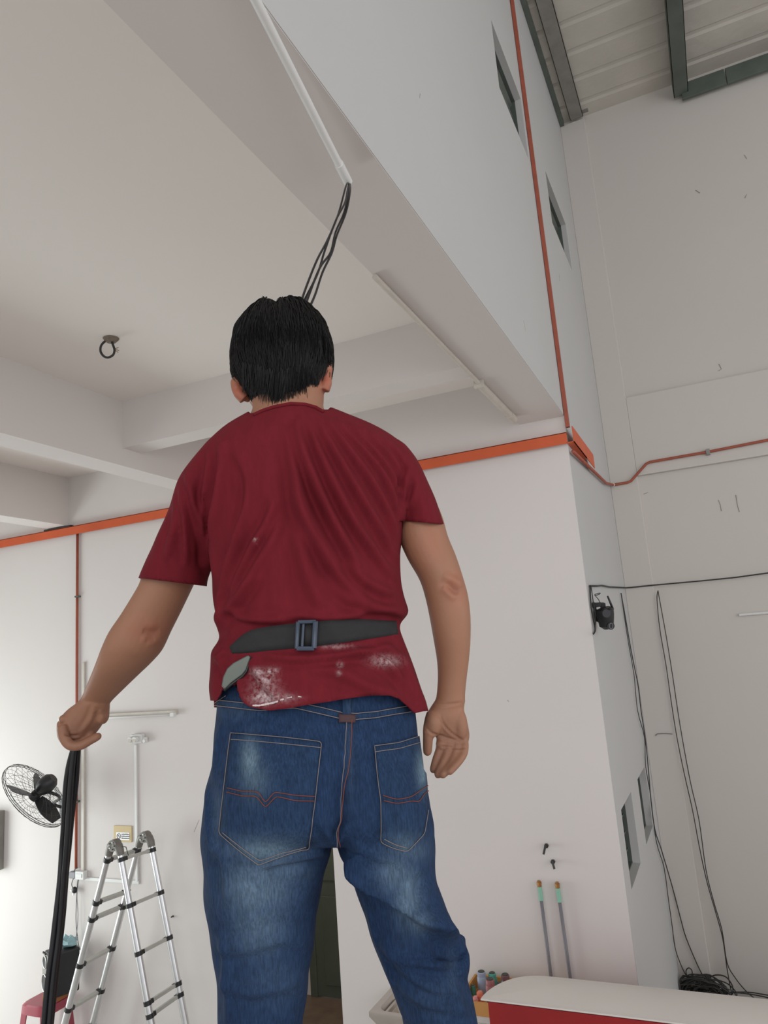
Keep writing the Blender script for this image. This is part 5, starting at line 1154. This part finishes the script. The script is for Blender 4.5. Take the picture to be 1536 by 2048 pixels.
for i in range(4):
    U = []; n_ = len(up_px[i])
    for j, (x, y) in enumerate(up_px[i]):
        t = j/(n_-1); v = mv+(1.62-mv)*t; U.append(mp(x, y, v))
    hd = U[-1]
    mid_ = [mp(588+3*i, 700, 1.62), mp(575+2*i, 800, 1.62), mp(556+i, 900, 1.61), mp(490+i, 1000, 1.58), mp(400, 1090, 1.53), mp(320, 1170+3*i, 1.50), mp(265, 1270+2*i, 1.48), mp(215, 1350+i, 1.50), mp(180, 1420, 1.52), mp(160, 1465+i, 1.505)]
    Lw = []
    for j, (x, y) in enumerate(low_px[i]):
        v = 1.49+.012*(i % 2)+.05*min(1, j/5); Lw.append(mp(x, y, v))
    last = Lw[-1]
    end = [last+np.array([-.01, -.03, -.35]), last+np.array([-.0, -.05, -.9]), np.array([last[0]-.05, last[1]-.05, .25]), np.array([last[0]+.1+.05*i, last[1]+.1, .012]), np.array([last[0]+.5, last[1]+.3+.06*i, .012])]
    rad = .0038
    P = catmull(U, 6)[:-1]+catmull([U[-1]]+mid_+[Lw[0]], 6)[:-1]+catmull(Lw+end, 6)
    rr = [.0032 + (.0023*min(1, max(0, (k-len(U)*6)/40))) for k in range(len(P))]
    tag(obj('black_cable', MB().tube(P, rr, 8), black_rub, smooth=True), CBL[i], 'cable', 'black cables from the white conduit to the left hand')

# ---------------------------------------------------------------- work platform (below the frame)
pz = FZ-.03; pc_ = CAM+FW*1.30; fr3 = (RT, FW, UP); org = np.array([pc_[0], pc_[1], 0.])
sc_ = thing('work_platform', 'tubular steel work platform with plank deck under the person, below the frame', 'scaffold', org)
for k in range(3):
    x0k = -.62+k*.42
    obj('plank', MB().box((-.85, -.30+k*.24, pz-.04), (.75, -.30+k*.24+.225, pz), fr3, org), wood_b, sc_, bevel=.004)
for sx2 in (-.8, .7):
    for sy2 in (-.26, .36):
        obj('post', MB().cyl(org+RT*sx2+FW*sy2, org+RT*sx2+FW*sy2+UP*(pz-.04), .021, 12), galv, sc_, smooth='auto')
    for zz in (.4, 1.0, 1.6, pz-.07): obj('crossbar', MB().cyl(org+RT*sx2-FW*.26+UP*zz, org+RT*sx2+FW*.36+UP*zz, .017, 10), galv, sc_, smooth='auto')
for sy2 in (-.26, .36): obj('crossbar', MB().cyl(org-RT*.8+FW*sy2+UP*(pz-.065), org+RT*.7+FW*sy2+UP*(pz-.065), .017, 10), galv, sc_, smooth='auto')
